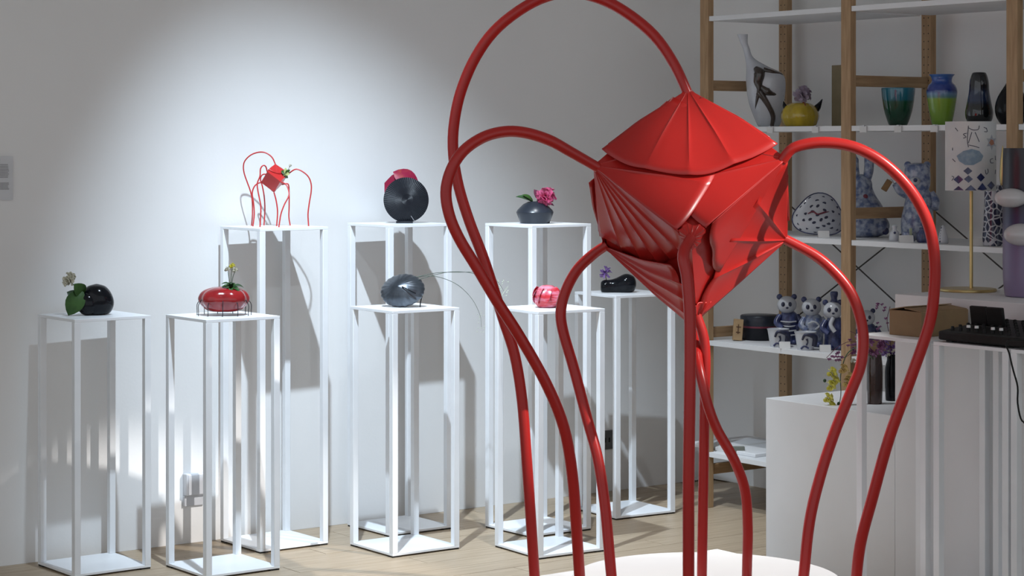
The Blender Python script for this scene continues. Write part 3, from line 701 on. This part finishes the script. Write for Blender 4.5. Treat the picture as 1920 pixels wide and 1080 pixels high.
tube('red_brush_mark', [dpt(x*m, z*m, -.0205) for x, z in ((-22, 4), (-12, 8), (-4, 3), (8, 6), (18, 8))], [.002, .004, .003, .0035, .001], MAROON, t, 6, 3)

def eyespot(name, p_, r, m_, t_): return ball(name, p_, r, r*.45, r, m_, t_, 10, 7)
# rabbit figurine
t, m = on_shelf('rabbit_figurine', 'large blue and white porcelain rabbit figurine with tall ears', 'figurine', 1620, 6.30, Z3s)
v, f = pathsweep([(0, 26*m, 0), (2*m, 38*m, 8*m), (2*m, 42*m, 28*m), (-2*m, 38*m, 55*m), (-6*m, 28*m, 78*m), (-6*m, 22*m, 92*m), (-5*m, 20*m, 102*m), (-5*m, 14*m, 112*m), (-5*m, 2*m, 118*m)])
autosmooth(mesh_obj('body', v, f, BLUEW, t), 60)
tube('ear', [(4*m, 0, 104*m), (9*m, 0, 126*m), (9*m, 0, 148*m), (6*m, 0, 158*m)], [8*m, 9*m, 9*m, 2*m], BLUEW, t, 14)
tube('ear', [(-14*m, 0, 104*m), (-18*m, 0, 124*m), (-19*m, 0, 146*m), (-17*m, 0, 156*m)], [8*m, 9*m, 9*m, 2*m], BLUEW, t, 14)
ball('haunch', (24*m, -12*m, 22*m), 22*m, 18*m, 20*m, BLUEW, t)
eyespot('eye', (-1*m, -22*m, 76*m), 5*m, MAROON, t)
eyespot('paw_mark', (36*m, -24*m, 12*m), 7*m, COBALT, t)
# standing bear figurine
t, m = on_shelf('bear_figurine', 'blue and white porcelain bear figurine standing with a raised arm and a small brown baton', 'figurine', 1720, 6.30, Z3s)
v, f = pathsweep([(0, 26*m, 0), (0, 30*m, 10*m), (0, 30*m, 40*m), (2*m, 27*m, 62*m), (3*m, 24*m, 84*m), (1*m, 21*m, 93*m), (0, 24*m, 104*m), (0, 24*m, 125*m), (0, 21*m, 140*m), (0, 6*m, 144*m)])
autosmooth(mesh_obj('body', v, f, BLUEW, t), 60)
tube('arm', [(-20*m, 0, 84*m), (-34*m, -8*m, 92*m), (-44*m, -14*m, 104*m)], [8*m, 8*m, 6*m], BLUEW, t, 12)
tube('arm', [(24*m, 0, 86*m), (32*m, -6*m, 72*m), (30*m, -14*m, 58*m)], [9*m, 9*m, 7*m], BLUEW, t, 12)
ball('muzzle', (-8*m, -20*m, 110*m), 10*m, 8*m, 8*m, PORC, t); eyespot('nose', (-9*m, -28*m, 112*m), 4*m, COBALT, t)
ball('ear', (-18*m, 0, 140*m), 7*m, 5*m, 7*m, BLUEW, t); ball('ear', (18*m, 0, 140*m), 7*m, 5*m, 7*m, BLUEW, t)
ball('foot', (-14*m, -18*m, 8*m), 11*m, 14*m, 9*m, BLUEW, t); ball('foot', (14*m, -18*m, 8*m), 11*m, 14*m, 9*m, BLUEW, t)
o = box('baton', -5.5*m, 5.5*m, -4*m, 4*m, -11*m, 11*m, mat('brown_wood', (.16, .085, .03), .6, col2=(.2, .11, .04), scale=30), t, .002); o.location = (-60*m, -15*m, 102*m); o.rotation_euler = (0, math.radians(32), 0)
tube('baton_cord', [(-46*m, -14*m, 103*m), (-50*m, -15*m, 112*m), (-56*m, -15*m, 112*m)], .0016, PORC, t, 6)
# small pieces in front
t, m = on_shelf('bottle_figurine', 'tiny white porcelain bottle figurine with a dark dot', 'figurine', 1677, 6.13, Z3s)
lathe('body', [(.001, 0), (9*m, 0), (10*m, 8*m), (8*m, 17*m), (4*m, 21*m), (4.5*m, 25*m), (5*m, 29*m), (.001, 31*m)], PORC, t, 24); eyespot('dot', (-1*m, -9*m, 16*m), 2.4*m, COBALT, t)
t, m = on_shelf('cup_figurine', 'small porcelain cup with a pale green handle beside the tiny bottle', 'cup', 1704, 6.13, Z3s)
lathe('body', [(.001, 0), (9*m, 0), (12*m, 5*m), (12*m, 17*m), (11*m, 17*m), (10.5*m, 6*m), (.001, 4*m)], BLUEW, t, 24)
box('handle', -1*m, 4*m, -13*m, -9*m, 5*m, 26*m, mat('pale_green_glaze', (.38, .42, .30), .3, col2=(.3, .36, .22)), t, .001)
t, m = on_shelf('jar_figurine', 'small cobalt porcelain jar in front of the bear figurine', 'jar', 1732, 6.13, Z3s)
lathe('body', [(.001, 0), (11*m, 0), (13*m, 8*m), (12*m, 18*m), (8*m, 24*m), (8*m, 28*m), (.001, 29*m)], COBALT, t, 24); ball('lid_knob', (0, 0, 30*m), 3*m, 3*m, 3*m, COBALT, t)
t, m = on_shelf('cone_figurine', 'small white cone ornament with a row of black dots', 'ornament', 1768, 6.13, Z3s)
lathe('body', [(.001, 0), (9*m, 0), (10*m, 6*m), (7*m, 20*m), (3*m, 32*m), (.001, 35*m)], PORC, t, 24)
for k_ in range(6): eyespot('dot', (-(6.5-k_*.8)*m, -(7.2-k_*1.0)*m, (4+k_*5)*m), 2*m, INKB, t)
t, m = on_shelf('patterned_vase', 'tall cobalt vase with a white cracked cell pattern', 'vase', 1863, 6.15, Z3s)
GIR = bpy.data.materials.new('cell_pattern_glaze'); GIR.use_nodes = True; nt = GIR.node_tree
vo = nt.nodes.new('ShaderNodeTexVoronoi'); vo.feature = 'DISTANCE_TO_EDGE'; vo.inputs['Scale'].default_value = 42
tc = nt.nodes.new('ShaderNodeTexCoord'); nt.links.new(tc.outputs['Object'], vo.inputs['Vector'])
rp = nt.nodes.new('ShaderNodeValToRGB'); rp.color_ramp.interpolation = 'CONSTANT'; rp.color_ramp.elements[0].color = (.42, .43, .47, 1); rp.color_ramp.elements[1].position = .09; rp.color_ramp.elements[1].color = (.012, .016, .05, 1)
nt.links.new(vo.outputs['Distance'], rp.inputs[0]); nt.links.new(rp.outputs[0], nt.nodes['Principled BSDF'].inputs['Base Color']); nt.nodes['Principled BSDF'].inputs['Roughness'].default_value = .15
lathe('vase_body', [(.001, 0), (21*m, 0), (21*m, 10*m), (19*m, 40*m), (17*m, 75*m), (17*m, 110*m), (15.5*m, 112*m), (.001, 106*m)], GIR, t, 32)
tube('gilded_leaf', [(17*m, 0, 108*m), (18*m, 0, 145*m), (17*m, 0, 188*m)], [4*m, 7*m, 5.5*m, .5*m], GOLD, t, 12)
lean_card('white folded card in front of the dotted dish', 1545, 6.12, Z3s)
lean_card('white folded card in front of the small porcelain cup', 1700, 6.08, Z3s, .055)
lean_card('white folded card beside the cell-patterned vase', 1832, 6.09, Z3s)

# ---- fourth shelf
Z4 = SZ[3]
t, m = on_shelf('round_tin', 'black round lidded tin with a red band', 'tin', 1425, 6.27, Z4)
lathe('tin_body', [(.001, 0), (35*m, 0), (36*m, 2*m), (36*m, 24*m)], BLACKM, t, 40, sub=0)
lathe('red_band', [(36.4*m, 23*m), (36.8*m, 24*m), (36.8*m, 26*m), (36.4*m, 27*m)], MAROON, t, 40, sub=0)
lathe('lid', [(36*m, 26*m), (37*m, 27*m), (37*m, 44*m), (35*m, 46*m), (.001, 47*m)], mat('navy_lid', (.014, .018, .03), .35, col2=(.02, .026, .04)), t, 40, sub=0)
t, m = on_shelf('wooden_block', 'small leaning wooden block with a dark stamp beside the round tin', 'block', 1382, 6.14, Z4)
o = box('block', -9*m, 9*m, -5*m, 5*m, 0, 40*m, mat('light_wood', (.34, .22, .11), .6, col2=(.40, .27, .14), scale=30), t, .002); o.rotation_euler = (-.12, .09, 0); o.location = (0, 0, .002)
mk = join_geo([boxg(-4*m, 5*m, -5.4*m, -5*m, 24*m, 26*m), boxg(-1*m, 1*m, -5.4*m, -5*m, 12*m, 30*m), boxg(-4*m, 4*m, -5.4*m, -5*m, 14*m, 16*m)])
s_ = mesh_obj('stamp', *mk, mat('brown_stamp', (.10, .05, .02), .7, col2=(.12, .06, .03)), o)
def panda(label, px, X, z, hh, kind):
    t, m = on_shelf('panda_figurine', label, 'figurine', px, X, z, 'blue and white panda figurines'); k = hh/100*m
    coat = BLUEW if kind == 1 else COBALT
    body = [(0, 14, 0), (0, 20, 4), (1, 21, 22), (2, 22, 42), (2, 18, 58), (0, 13, 66)]
    v, f = pathsweep([(c*k, r*k, z_*k) for c, r, z_ in body], 20); autosmooth(mesh_obj('body', v, f, coat, t), 60)
    ball('head', (-3*k, -3*k, 80*k), 20*k, 18*k, 18*k, PORC, t)
    for s2 in (-1, 1):
        ball('ear', (-3*k+s2*15*k, 0, 96*k), 6*k, 4*k, 6*k, COBALT, t, 10, 8)
        ball('eye_patch', (-6*k+s2*7*k, -19*k, 82*k), 4*k, 3*k, 5*k, INKB, t, 10, 8)
        tube('arm', [(s2*17*k, -2*k, 58*k), (s2*25*k, -10*k, 44*k), (s2*14*k, -19*k, 34*k)], [6*k, 6.5*k, 5*k], coat, t, 10)
        ball('foot', (s2*10*k, -12*k, 5*k), 8*k, 10*k, 6*k, COBALT, t, 12, 8)
    ball('nose', (-5*k, -21*k, 75*k), 3*k, 2.5*k, 2.2*k, INKB, t, 10, 8)
    if kind == 0:
        for i in range(4): tube('painted_stripe', [(-17*k, -12*k, (20+9*i)*k), (-2*k, -20.5*k, (19+9*i)*k), (14*k, -15*k, (20+9*i)*k)], 1.6*k, PORC, t, 6, 3)
    if kind == 1:
        tube('painted_scroll', [(-12*k, -17*k, 48*k), (0, -21*k, 52*k), (10*k, -19*k, 44*k), (2*k, -22*k, 36*k)], 2*k, PORC, t, 6, 4)
    if kind == 2:
        tube('painted_scarf', [(-4*k, -15*k, 66*k), (-10*k, -20*k, 52*k), (-2*k, -22*k, 38*k)], 4.5*k, PORC, t, 8, 4)
        lathe('hat', [(7*k, 94*k), (8*k, 98*k), (6*k, 104*k), (8*k, 112*k), (7*k, 118*k), (.001, 119*k)], COBALT, t, 16)
    return t
panda('porcelain panda figurine with a white-striped body behind the cups', 1478, 6.22, Z4, 92, 0)
panda('porcelain panda figurine with blue scroll-painted robe', 1524, 6.22, Z4, 92, 1)
panda('porcelain panda figurine wearing a tall dark hat beside the middle post', 1564, 6.20, Z4, 92, 2)
panda('porcelain panda figurine with pink-violet lower body behind the red leg', 1627, 6.24, Z4, 80, 0)
for lab, px in (('white painted cup with a blue figure, in front of the striped panda', 1459), ('white painted cup with a blue figure, in front of the robed panda', 1510)):
    t, m = on_shelf('painted_cup', lab, 'cup', px, 6.10, Z4, 'painted cups on the fourth shelf')
    lathe('cup_body', [(.001, 0), (14*m, 0), (15*m, 2*m), (20*m, 31*m), (21*m, 33*m), (19.6*m, 33*m), (18*m, 28*m), (13*m, 4*m), (.001, 3*m)], PORC, t, 32)
    tube('painted_arch', [(-8*m, -17.5*m, 20*m), (-4*m, -20*m, 29*m), (6*m, -19.5*m, 29*m), (16*m, -12*m, 24*m), (15*m, -10*m, 8*m)], [2*m, 2.6*m, 4*m, 6*m, 5*m], INKB, t, 8, 4)
    tube('painted_face', [(0, -18.6*m, 22*m), (2*m, -18*m, 16*m), (0, -16.5*m, 10*m)], [2.4*m, 1.2*m, 1.8*m], INKB, t, 8, 4)
    tube('painted_robe', [(-10*m, -13*m, 3*m), (-4*m, -15.5*m, 8*m), (4*m, -16*m, 4*m)], 1.8*m, COBALT, t, 8, 4)
lean_card('white folded card between the two painted cups', 1472, 6.065, Z4)
lean_card('white folded card in front of the hatted panda', 1548, 6.10, Z4)
# bottom shelf
q, k = on_x(1408, 6.28)
t = thing('flat_parcel', 'flat white wrapped panel lying on the bottom shelf', 'parcel', (q.x, q.y, SZ[4]), 0)
box('panel', -.18, .18, -.22, .22, 0, .016, PAINT, t, .003); box('tape', -.1805, .1805, -.02, .02, .0005, .0165, PAPER, t)
t, m = on_shelf('box_file', 'small grey-green box on the bottom shelf', 'box', 1384, 6.115, SZ[4])
box('box_body', -12*m, 12*m, -6*m, 6*m, 0, 14*m, mat('grey_green_card', (.13, .135, .11), .7, col2=(.16, .165, .14)), t, .001); box('label', -6*m, 6*m, -6.4*m, -6*m, 0.5*m, 3*m, BLACKP, t)

# ================================================================ white boxes beside the shelf
q, k = on_x(1436, 5.40); YA = q.y; ZA = EYE-(746-HOR)/FPX*k
q2, k2 = on_x(1678, 5.40); YCc = q2.y; ZCc = EYE-(551-HOR)/FPX*k2
t = thing('display_box', 'low white display box with vases on top, in front of the shelving', 'display box', (5.65, (YA+YCc)/2, 0), 0)
box('box_body', -.25, .25, -(YA-YCc)/2+.001, (YA-YCc)/2, 0, ZA, PAINT, t, .002)
t = thing('display_box', 'high white display box carrying the lamp and purple vase', 'display box', (5.65, (YCc+4.0)/2, 0), 0)
box('box_body', -.25, .25, -(YCc-4.0)/2, (YCc-4.0)/2, 0, ZCc, PAINT, t, .002)
# lamp
q, k = on_z(1815, 546, ZCc); m = k/FPX
t = thing('table_lamp', 'brass table lamp with a painted white drum shade', 'lamp', q)
lathe('lamp_base', [(.001, 0), (52*m, 0), (53*m, 1.5*m), (53*m, 4*m), (51*m, 5.5*m), (.001, 6*m)], GOLD, t, 48, sub=0, ang=30)
tube('pole', [(6*m, 0, 4*m), (6*m, 0, 210*m)], .0062, GOLD, t, 14, smooth=False)
SH = mat('painted_shade', (.56, .56, .55), .7, col2=(.52, .53, .54), scale=20)
z0, z1, Rr, cx = 189*m, 318*m, 47*m, 5*m
v, f = latheg([(Rr, z0), (Rr, z1), (Rr-.002, z1), (Rr-.002, z0), (Rr, z0)], 48); v = [(x+cx, y_, z) for x, y_, z in v]
shade = autosmooth(mesh_obj('lamp_shade', v, f[:-2], SH, t), 30)
box('shade_spider', cx-Rr+.002, cx+Rr-.002, -.003, .003, z0+.18, z0+.184, GOLD, t)
def sp(x, y_, lift=.0008):     # pixel on the shade's front -> local point on the drum
    X_ = (x-1820)*m*.985; X_ = max(-Rr*.995, min(Rr*.995, X_)); return Vector((cx+X_, -math.sqrt(max(0, (Rr+lift)**2-X_**2)), z1-(y_-228)*m))
def spoly(pts, n=4):
    B = []
    for (a, b), (c, d) in zip(pts, pts[1:]+pts[:1]):
        for i in range(n): B.append((a+(c-a)*i/n, b+(d-b)*i/n))
    mx, my = sum(x for x, _ in pts)/len(pts), sum(y_ for _, y_ in pts)/len(pts); V, F = [], []; N_ = len(B)
    for q_ in (1, .75, .5, .25): V += [sp(mx+(x-mx)*q_, my+(y_-my)*q_) for x, y_ in B]
    V.append(sp(mx, my))
    for r_ in range(3):
        for i in range(N_): F.append((r_*N_+i, r_*N_+(i+1) % N_, (r_+1)*N_+(i+1) % N_, (r_+1)*N_+i))
    F += [(3*N_+i, 3*N_+(i+1) % N_, 4*N_) for i in range(N_)]; return V, F
dia = lambda x, y_, a, b: spoly([(x-a, y_), (x, y_-b), (x+a, y_), (x, y_+b)])
v, f = join_geo([dia(1805, 320, 8, 7), dia(1789, 336, 8, 8), dia(1806, 335, 8, 7), dia(1829, 332, 8, 8), dia(1851, 347, 9, 8), spoly([(1781, 356), (1789, 348), (1798, 356)]), spoly([(1799, 356), (1810, 346), (1821, 356)]), spoly([(1822, 354), (1832, 342), (1842, 354), (1832, 356)])])
mesh_obj('shade_diamonds', v, f, COBALT, shade)
v, f = join_geo([spoly([(1786, 292), (1797, 283), (1812, 279), (1826, 283), (1834, 292), (1830, 301), (1815, 309), (1800, 309), (1790, 302)])]); mesh_obj('shade_blue_cup', v, f, mat('pale_blue_print', (.16, .24, .32), .6, col2=(.24, .32, .38), scale=60), shade)
st = []
for i in range(12): r_ = 13 if i % 2 == 0 else 7; st.append((1852+r_*math.sin(i*math.pi/6), 267-r_*1.15*math.cos(i*math.pi/6)))
v, f = spoly(st, 1); mesh_obj('shade_star', v, f, mat('grey_print', (.30, .31, .36), .7, col2=(.36, .37, .40), scale=60), shade)
v, f = spoly([(1846, 268), (1850, 261), (1856, 263), (1858, 270), (1851, 273)]); v = [Vector(q_)+Vector((0, -.0008, 0)) for q_ in v]; mesh_obj('shade_star_heart', v, f, mat('rust_print', (.36, .16, .10), .7, col2=(.3, .13, .09)), shade)
lines = [[(1806, 236), (1804, 262), (1806, 276)], [(1806, 240), (1814, 244), (1824, 243), (1826, 236)], [(1818, 248), (1826, 266)], [(1812, 248), (1806, 268)], [(1807, 272), (1816, 274), (1826, 277)],
         [(1840, 240), (1842, 247), (1836, 247)], [(1835, 239), (1840, 241)], [(1803, 250), (1797, 252), (1802, 257), (1797, 259)], [(1855, 297), (1849, 299), (1850, 305), (1856, 305)], [(1838, 318), (1840, 326), (1844, 322), (1843, 316)],
         [(1780, 277), (1780, 282)], [(1780, 298), (1784, 303)], [(1779, 330), (1782, 332), (1779, 338)], [(1861, 292), (1862, 300)], [(1862, 318), (1861, 326)], [(1784, 240), (1788, 246)]]
v, f = join_geo([tubeg([sp(*q_, .0004) for q_ in l_], .0012, 6, 3) for l_ in lines]); mesh_obj('shade_drawing', v, f, INKB, shade)
# purple vase with white glass caps
q, k = on_z(1930, 556, ZCc); m = k/FPX
t = thing('purple_glass_vase', 'tall lilac to navy glass vase with white glass discs on its side', 'vase', q)
lathe('vase_body', [(.001, 0), (40*m, 0), (46*m, 10*m), (49*m, 60*m), (49*m, 254*m), (46*m, 254*m), (45*m, 60*m), (40*m, 16*m), (.001, 14*m)],
      zramp('lilac_navy_glass', [(0, (.20, .16, .27)), (100*m, (.16, .13, .24)), (140*m, (.03, .03, .09)), (180*m, (.008, .01, .025)), (254*m, (.006, .007, .015))], .35, .1), t, 40)
for (x, z, a, b) in ((-45, 186, 31, 18), (-26, 118, 33, 21)):
    v, f = ballg((x*m, -46*m, z*m), a*m, 20*m, b*m, 24, 14); autosmooth(mesh_obj('glass_cap', v, f, mat('milk_glass', (.50, .49, .50), .2, col2=(.46, .45, .46), coat=.4), t), 80)
q, k = on_z(1872, 553, ZCc); t = thing('label_card', 'white label card lying at the foot of the purple vase', 'card', q); box('card', -.03, .03, -.02, .02, 0, .0015, PAPER, t)

# vases with flowers on the low box
q, k = on_z(1640, 757, ZA); m = k/FPX
BGL = mat('brown_glass', (.03, .014, .012), .12, col2=(.045, .022, .018), scale=12, coat=.5)
t = thing('flower_bottle', 'brown glass vase holding purple blossoms and a hanging yellow orchid spray', 'vase', q)
lathe('vase_body', [(.001, 0), (12*m, 0), (14*m, 8*m), (15*m, 60*m), (13*m, 88*m), (12*m, 92*m), (.001, 80*m)], BGL, t, 28)
v, f = join_geo([bloomg((random.uniform(-20, 14)*m, random.uniform(-12, 8)*m, random.uniform(92, 128)*m), 9*m, 9, 7*m, 40+i) for i in range(10)]); autosmooth(mesh_obj('blossoms', v, f, PLUM, t), 60)['kind'] = 'stuff'
def ol(x, y_, d=-.03): return ((x-1640)*m, d, (757-y_)*m)
tube('orchid_stem', [ol(1634, 672), ol(1610, 650), ol(1586, 662), ol(1574, 700), ol(1574, 740), ol(1566, 775), ol(1556, 815)], [.0022, .0022, .0016, .001], STEM, t, 6)
ORC = mat('orchid_yellow', (.55, .53, .07), .5, col2=(.64, .60, .12), scale=40)
ORC2 = mat('orchid_tan', (.46, .32, .11), .5, col2=(.56, .42, .15), scale=40)
for i, (x, y_, mm_) in enumerate(((1557, 697, ORC), (1562, 712, ORC), (1555, 722, ORC), (1550, 744, ORC), (1556, 760, ORC), (1586, 716, ORC2), (1582, 752, ORC), (1590, 706, ORC2), (1578, 690, ORC2))):
    bloom('orchid_bloom', ol(x, y_, -.035), 11*m, 8, 11*m, mm_, t, 60+i, (0, -1, .2), .8)
bd = [ballg(ol(x, y_, -.03), 3.2*m, 3.2*m, 3.6*m, 8, 6) for x, y_ in ((1545, 769), (1556, 778), (1552, 786), (1546, 792), (1564, 792), (1555, 800), (1548, 803), (1570, 755), (1544, 712))]
v, f = join_geo(bd); autosmooth(mesh_obj('orchid_buds', v, f, LEAFD, t), 70)
tw = [[(1640, 665), (1600, 640), (1572, 648), (1548, 670)], [(1640, 665), (1605, 655), (1585, 668), (1570, 672)], [(1642, 665), (1610, 630), (1592, 620)]]
v, f = join_geo([tubeg([ol(*p_, -.02) for p_ in w_], .0011, 5, 4) for w_ in tw]); mesh_obj('twigs', v, f, DARKP, t)
v, f = join_geo([bloomg(ol(x, y_, -.025), 4*m, 6, 4*m, 80+i) for i, (x, y_) in enumerate([(1553+random.uniform(0, 32), 668+random.uniform(-8, 8)) for _ in range(9)]+[(1592+random.uniform(-6, 16), 640+random.uniform(-14, 24)) for _ in range(14)])]); autosmooth(mesh_obj('twig_blossoms', v, f, PLUM, t), 60)['kind'] = 'stuff'
bloom('white_flower', ol(1598, 676, -.02), 6*m, 8, 5*m, CREAM, t, 99)
q, k = on_z(1672, 751, ZA); m = k/FPX
t = thing('flower_bottle', 'black glass vase with dark purple and white blossoms', 'vase', q)
lathe('vase_body', [(.001, 0), (10*m, 0), (12*m, 8*m), (13*m, 55*m), (9*m, 76*m), (9*m, 86*m), (.001, 80*m)], BLACKG, t, 28)
v, f = join_geo([bloomg((random.uniform(-16, 9)*m, random.uniform(-8, 8)*m, random.uniform(84, 124)*m), 8*m, 8, 6*m, 140+i) for i in range(10)]); autosmooth(mesh_obj('blossoms', v, f, PURP, t), 60)['kind'] = 'stuff'
for i in range(4): bloom('white_flower', (random.uniform(-8, 9)*m, -8*m, random.uniform(70, 116)*m), 5*m, 7, 4*m, CREAM, t, 170+i)
tube('twig', [(0, 0, 84*m), (-4*m, 0, 120*m), (-8*m, 4*m, 150*m), (-2*m, 6*m, 176*m)], .0012, DARKP, t, 6)
v, f = join_geo([bloomg(((-8+random.uniform(-20, 6))*m, 6*m, random.uniform(130, 184)*m), 3.4*m, 5, 3.4*m, 200+i) for i in range(12)]); autosmooth(mesh_obj('twig_blossoms', v, f, PLUM, t), 60)['kind'] = 'stuff'

# ================================================================ cardboard box, mixer, cable
q, k = on_z(1727, 633, HS)
t = thing('cardboard_box', 'brown cardboard box on the white pedestal beside the mixer', 'box', q, 0)
bw, bl, bh = .225, .14, .082
box('carton', 0, bw, 0, bl, 0, bh, CARD, t, .002)
v, f = boxg(-.001, bw*.98, -.0015, .0015, 0, bl*.5)
R1 = Matrix.Translation((0, .002, bh+.001)) @ Matrix.Rotation(math.radians(-84), 4, 'X'); mesh_obj('flap', [R1 @ Vector(p_) for p_ in v], f, CARD, t)
R1 = Matrix.Translation((0, bl-.002, bh+.001)) @ Matrix.Rotation(math.radians(80), 4, 'X'); mesh_obj('flap', [R1 @ Vector(p_) for p_ in v], f, CARD, t)
xm, ym = 5.085, 4.645
t = thing('audio_mixer', 'black sloped audio mixer with rows of knobs on two white pedestals', 'mixer', (xm, ym, HS), 0)
L_ = .50
v = [(0, 0, .006), (.27, 0, .006), (.27, 0, .062), (0, 0, .034), (0, -L_, .006), (.27, -L_, .006), (.27, -L_, .062), (0, -L_, .034)]
o = mesh_obj('mixer_body', v, [(0, 1, 2, 3), (7, 6, 5, 4), (0, 4, 5, 1), (3, 2, 6, 7), (0, 3, 7, 4), (1, 5, 6, 2)], BLACKP, t)
md = o.modifiers.new('bevel', 'BEVEL'); md.width = .006; md.segments = 2; autosmooth(o)
for fx in (.03, .24):
    for fy in (-.03, -L_+.03): box('rubber_foot', fx-.012, fx+.012, fy-.012, fy+.012, 0, .007, PAD, t)
kv, kf = latheg([(.006, 0), (.0055, .010), (.004, .012), (.001, .012)], 10)
cv_, cf_ = latheg([(.0045, 0), (.004, .006), (.001, .006)], 10)
km = bpy.data.meshes.new('knob'); km.from_pydata(kv, [], kf); km.materials.append(BLACKP)
cm = bpy.data.meshes.new('knob_cap'); cm.from_pydata(cv_, [], cf_); cm.materials.append(WCAP)
for i in range(14):
    for j in range(6):
        x = .035+.036*j; y_ = -.03-.033*i
        o = bpy.data.objects.new('knob', km); COL.objects.link(o); o.parent = t; o.location = (x, y_, .034+x*.1037-.0005)
        if j == 0 and i in (2, 3, 5, 6):
            c_ = bpy.data.objects.new('knob_cap', cm); COL.objects.link(c_); c_.parent = o; c_.location = (0, 0, .012); c_.scale = (1.5, 1.5, 1.3)
for (y_, w_) in ((-.065, .062), (-.132, .062)):
    o = box('screen_panel', -.006, .006, -w_/2, w_/2, 0, .062, BLACKP, t, .003); o.location = (.125, y_, .050); o.rotation_euler = (0, -.18, .12)
tube('power_cable', [(.16, -.28, .055), (.10, -.40, .13), (.16, -.52, .16), (.2, -.60, .10)], .003, BLACKP, t, 8)
q = at(1889, 648, 6.42)-t.location
cab = [(1889, 640), (1893, 665), (1900, 695), (1908, 725), (1908, 755), (1914, 785), (1924, 800), (1930, 850), (1926, 920), (1932, 1000)]
c_loc = Vector((5.06, at(1895, 600, 6.45).y, 0))
P = [at(x, y_, 6.40) for x, y_ in cab]
tc_ = thing('audio_cable', 'black cable hanging down from the mixer in front of the pedestals', 'cable', (P[0].x, P[0].y, 0), 0)
base = tc_.location
P = [p_-base for p_ in P]; P = [Vector((xm+.02-base.x, P[0].y, HS+.03))]+P+[Vector((P[-1].x, P[-1].y, .1)), Vector((P[-1].x-.02, P[-1].y-.05, .004)), Vector((P[-1].x+.05, P[-1].y-.25, .004))]
tube('cable', P, .0028, BLACKP, tc_, 8, 4)
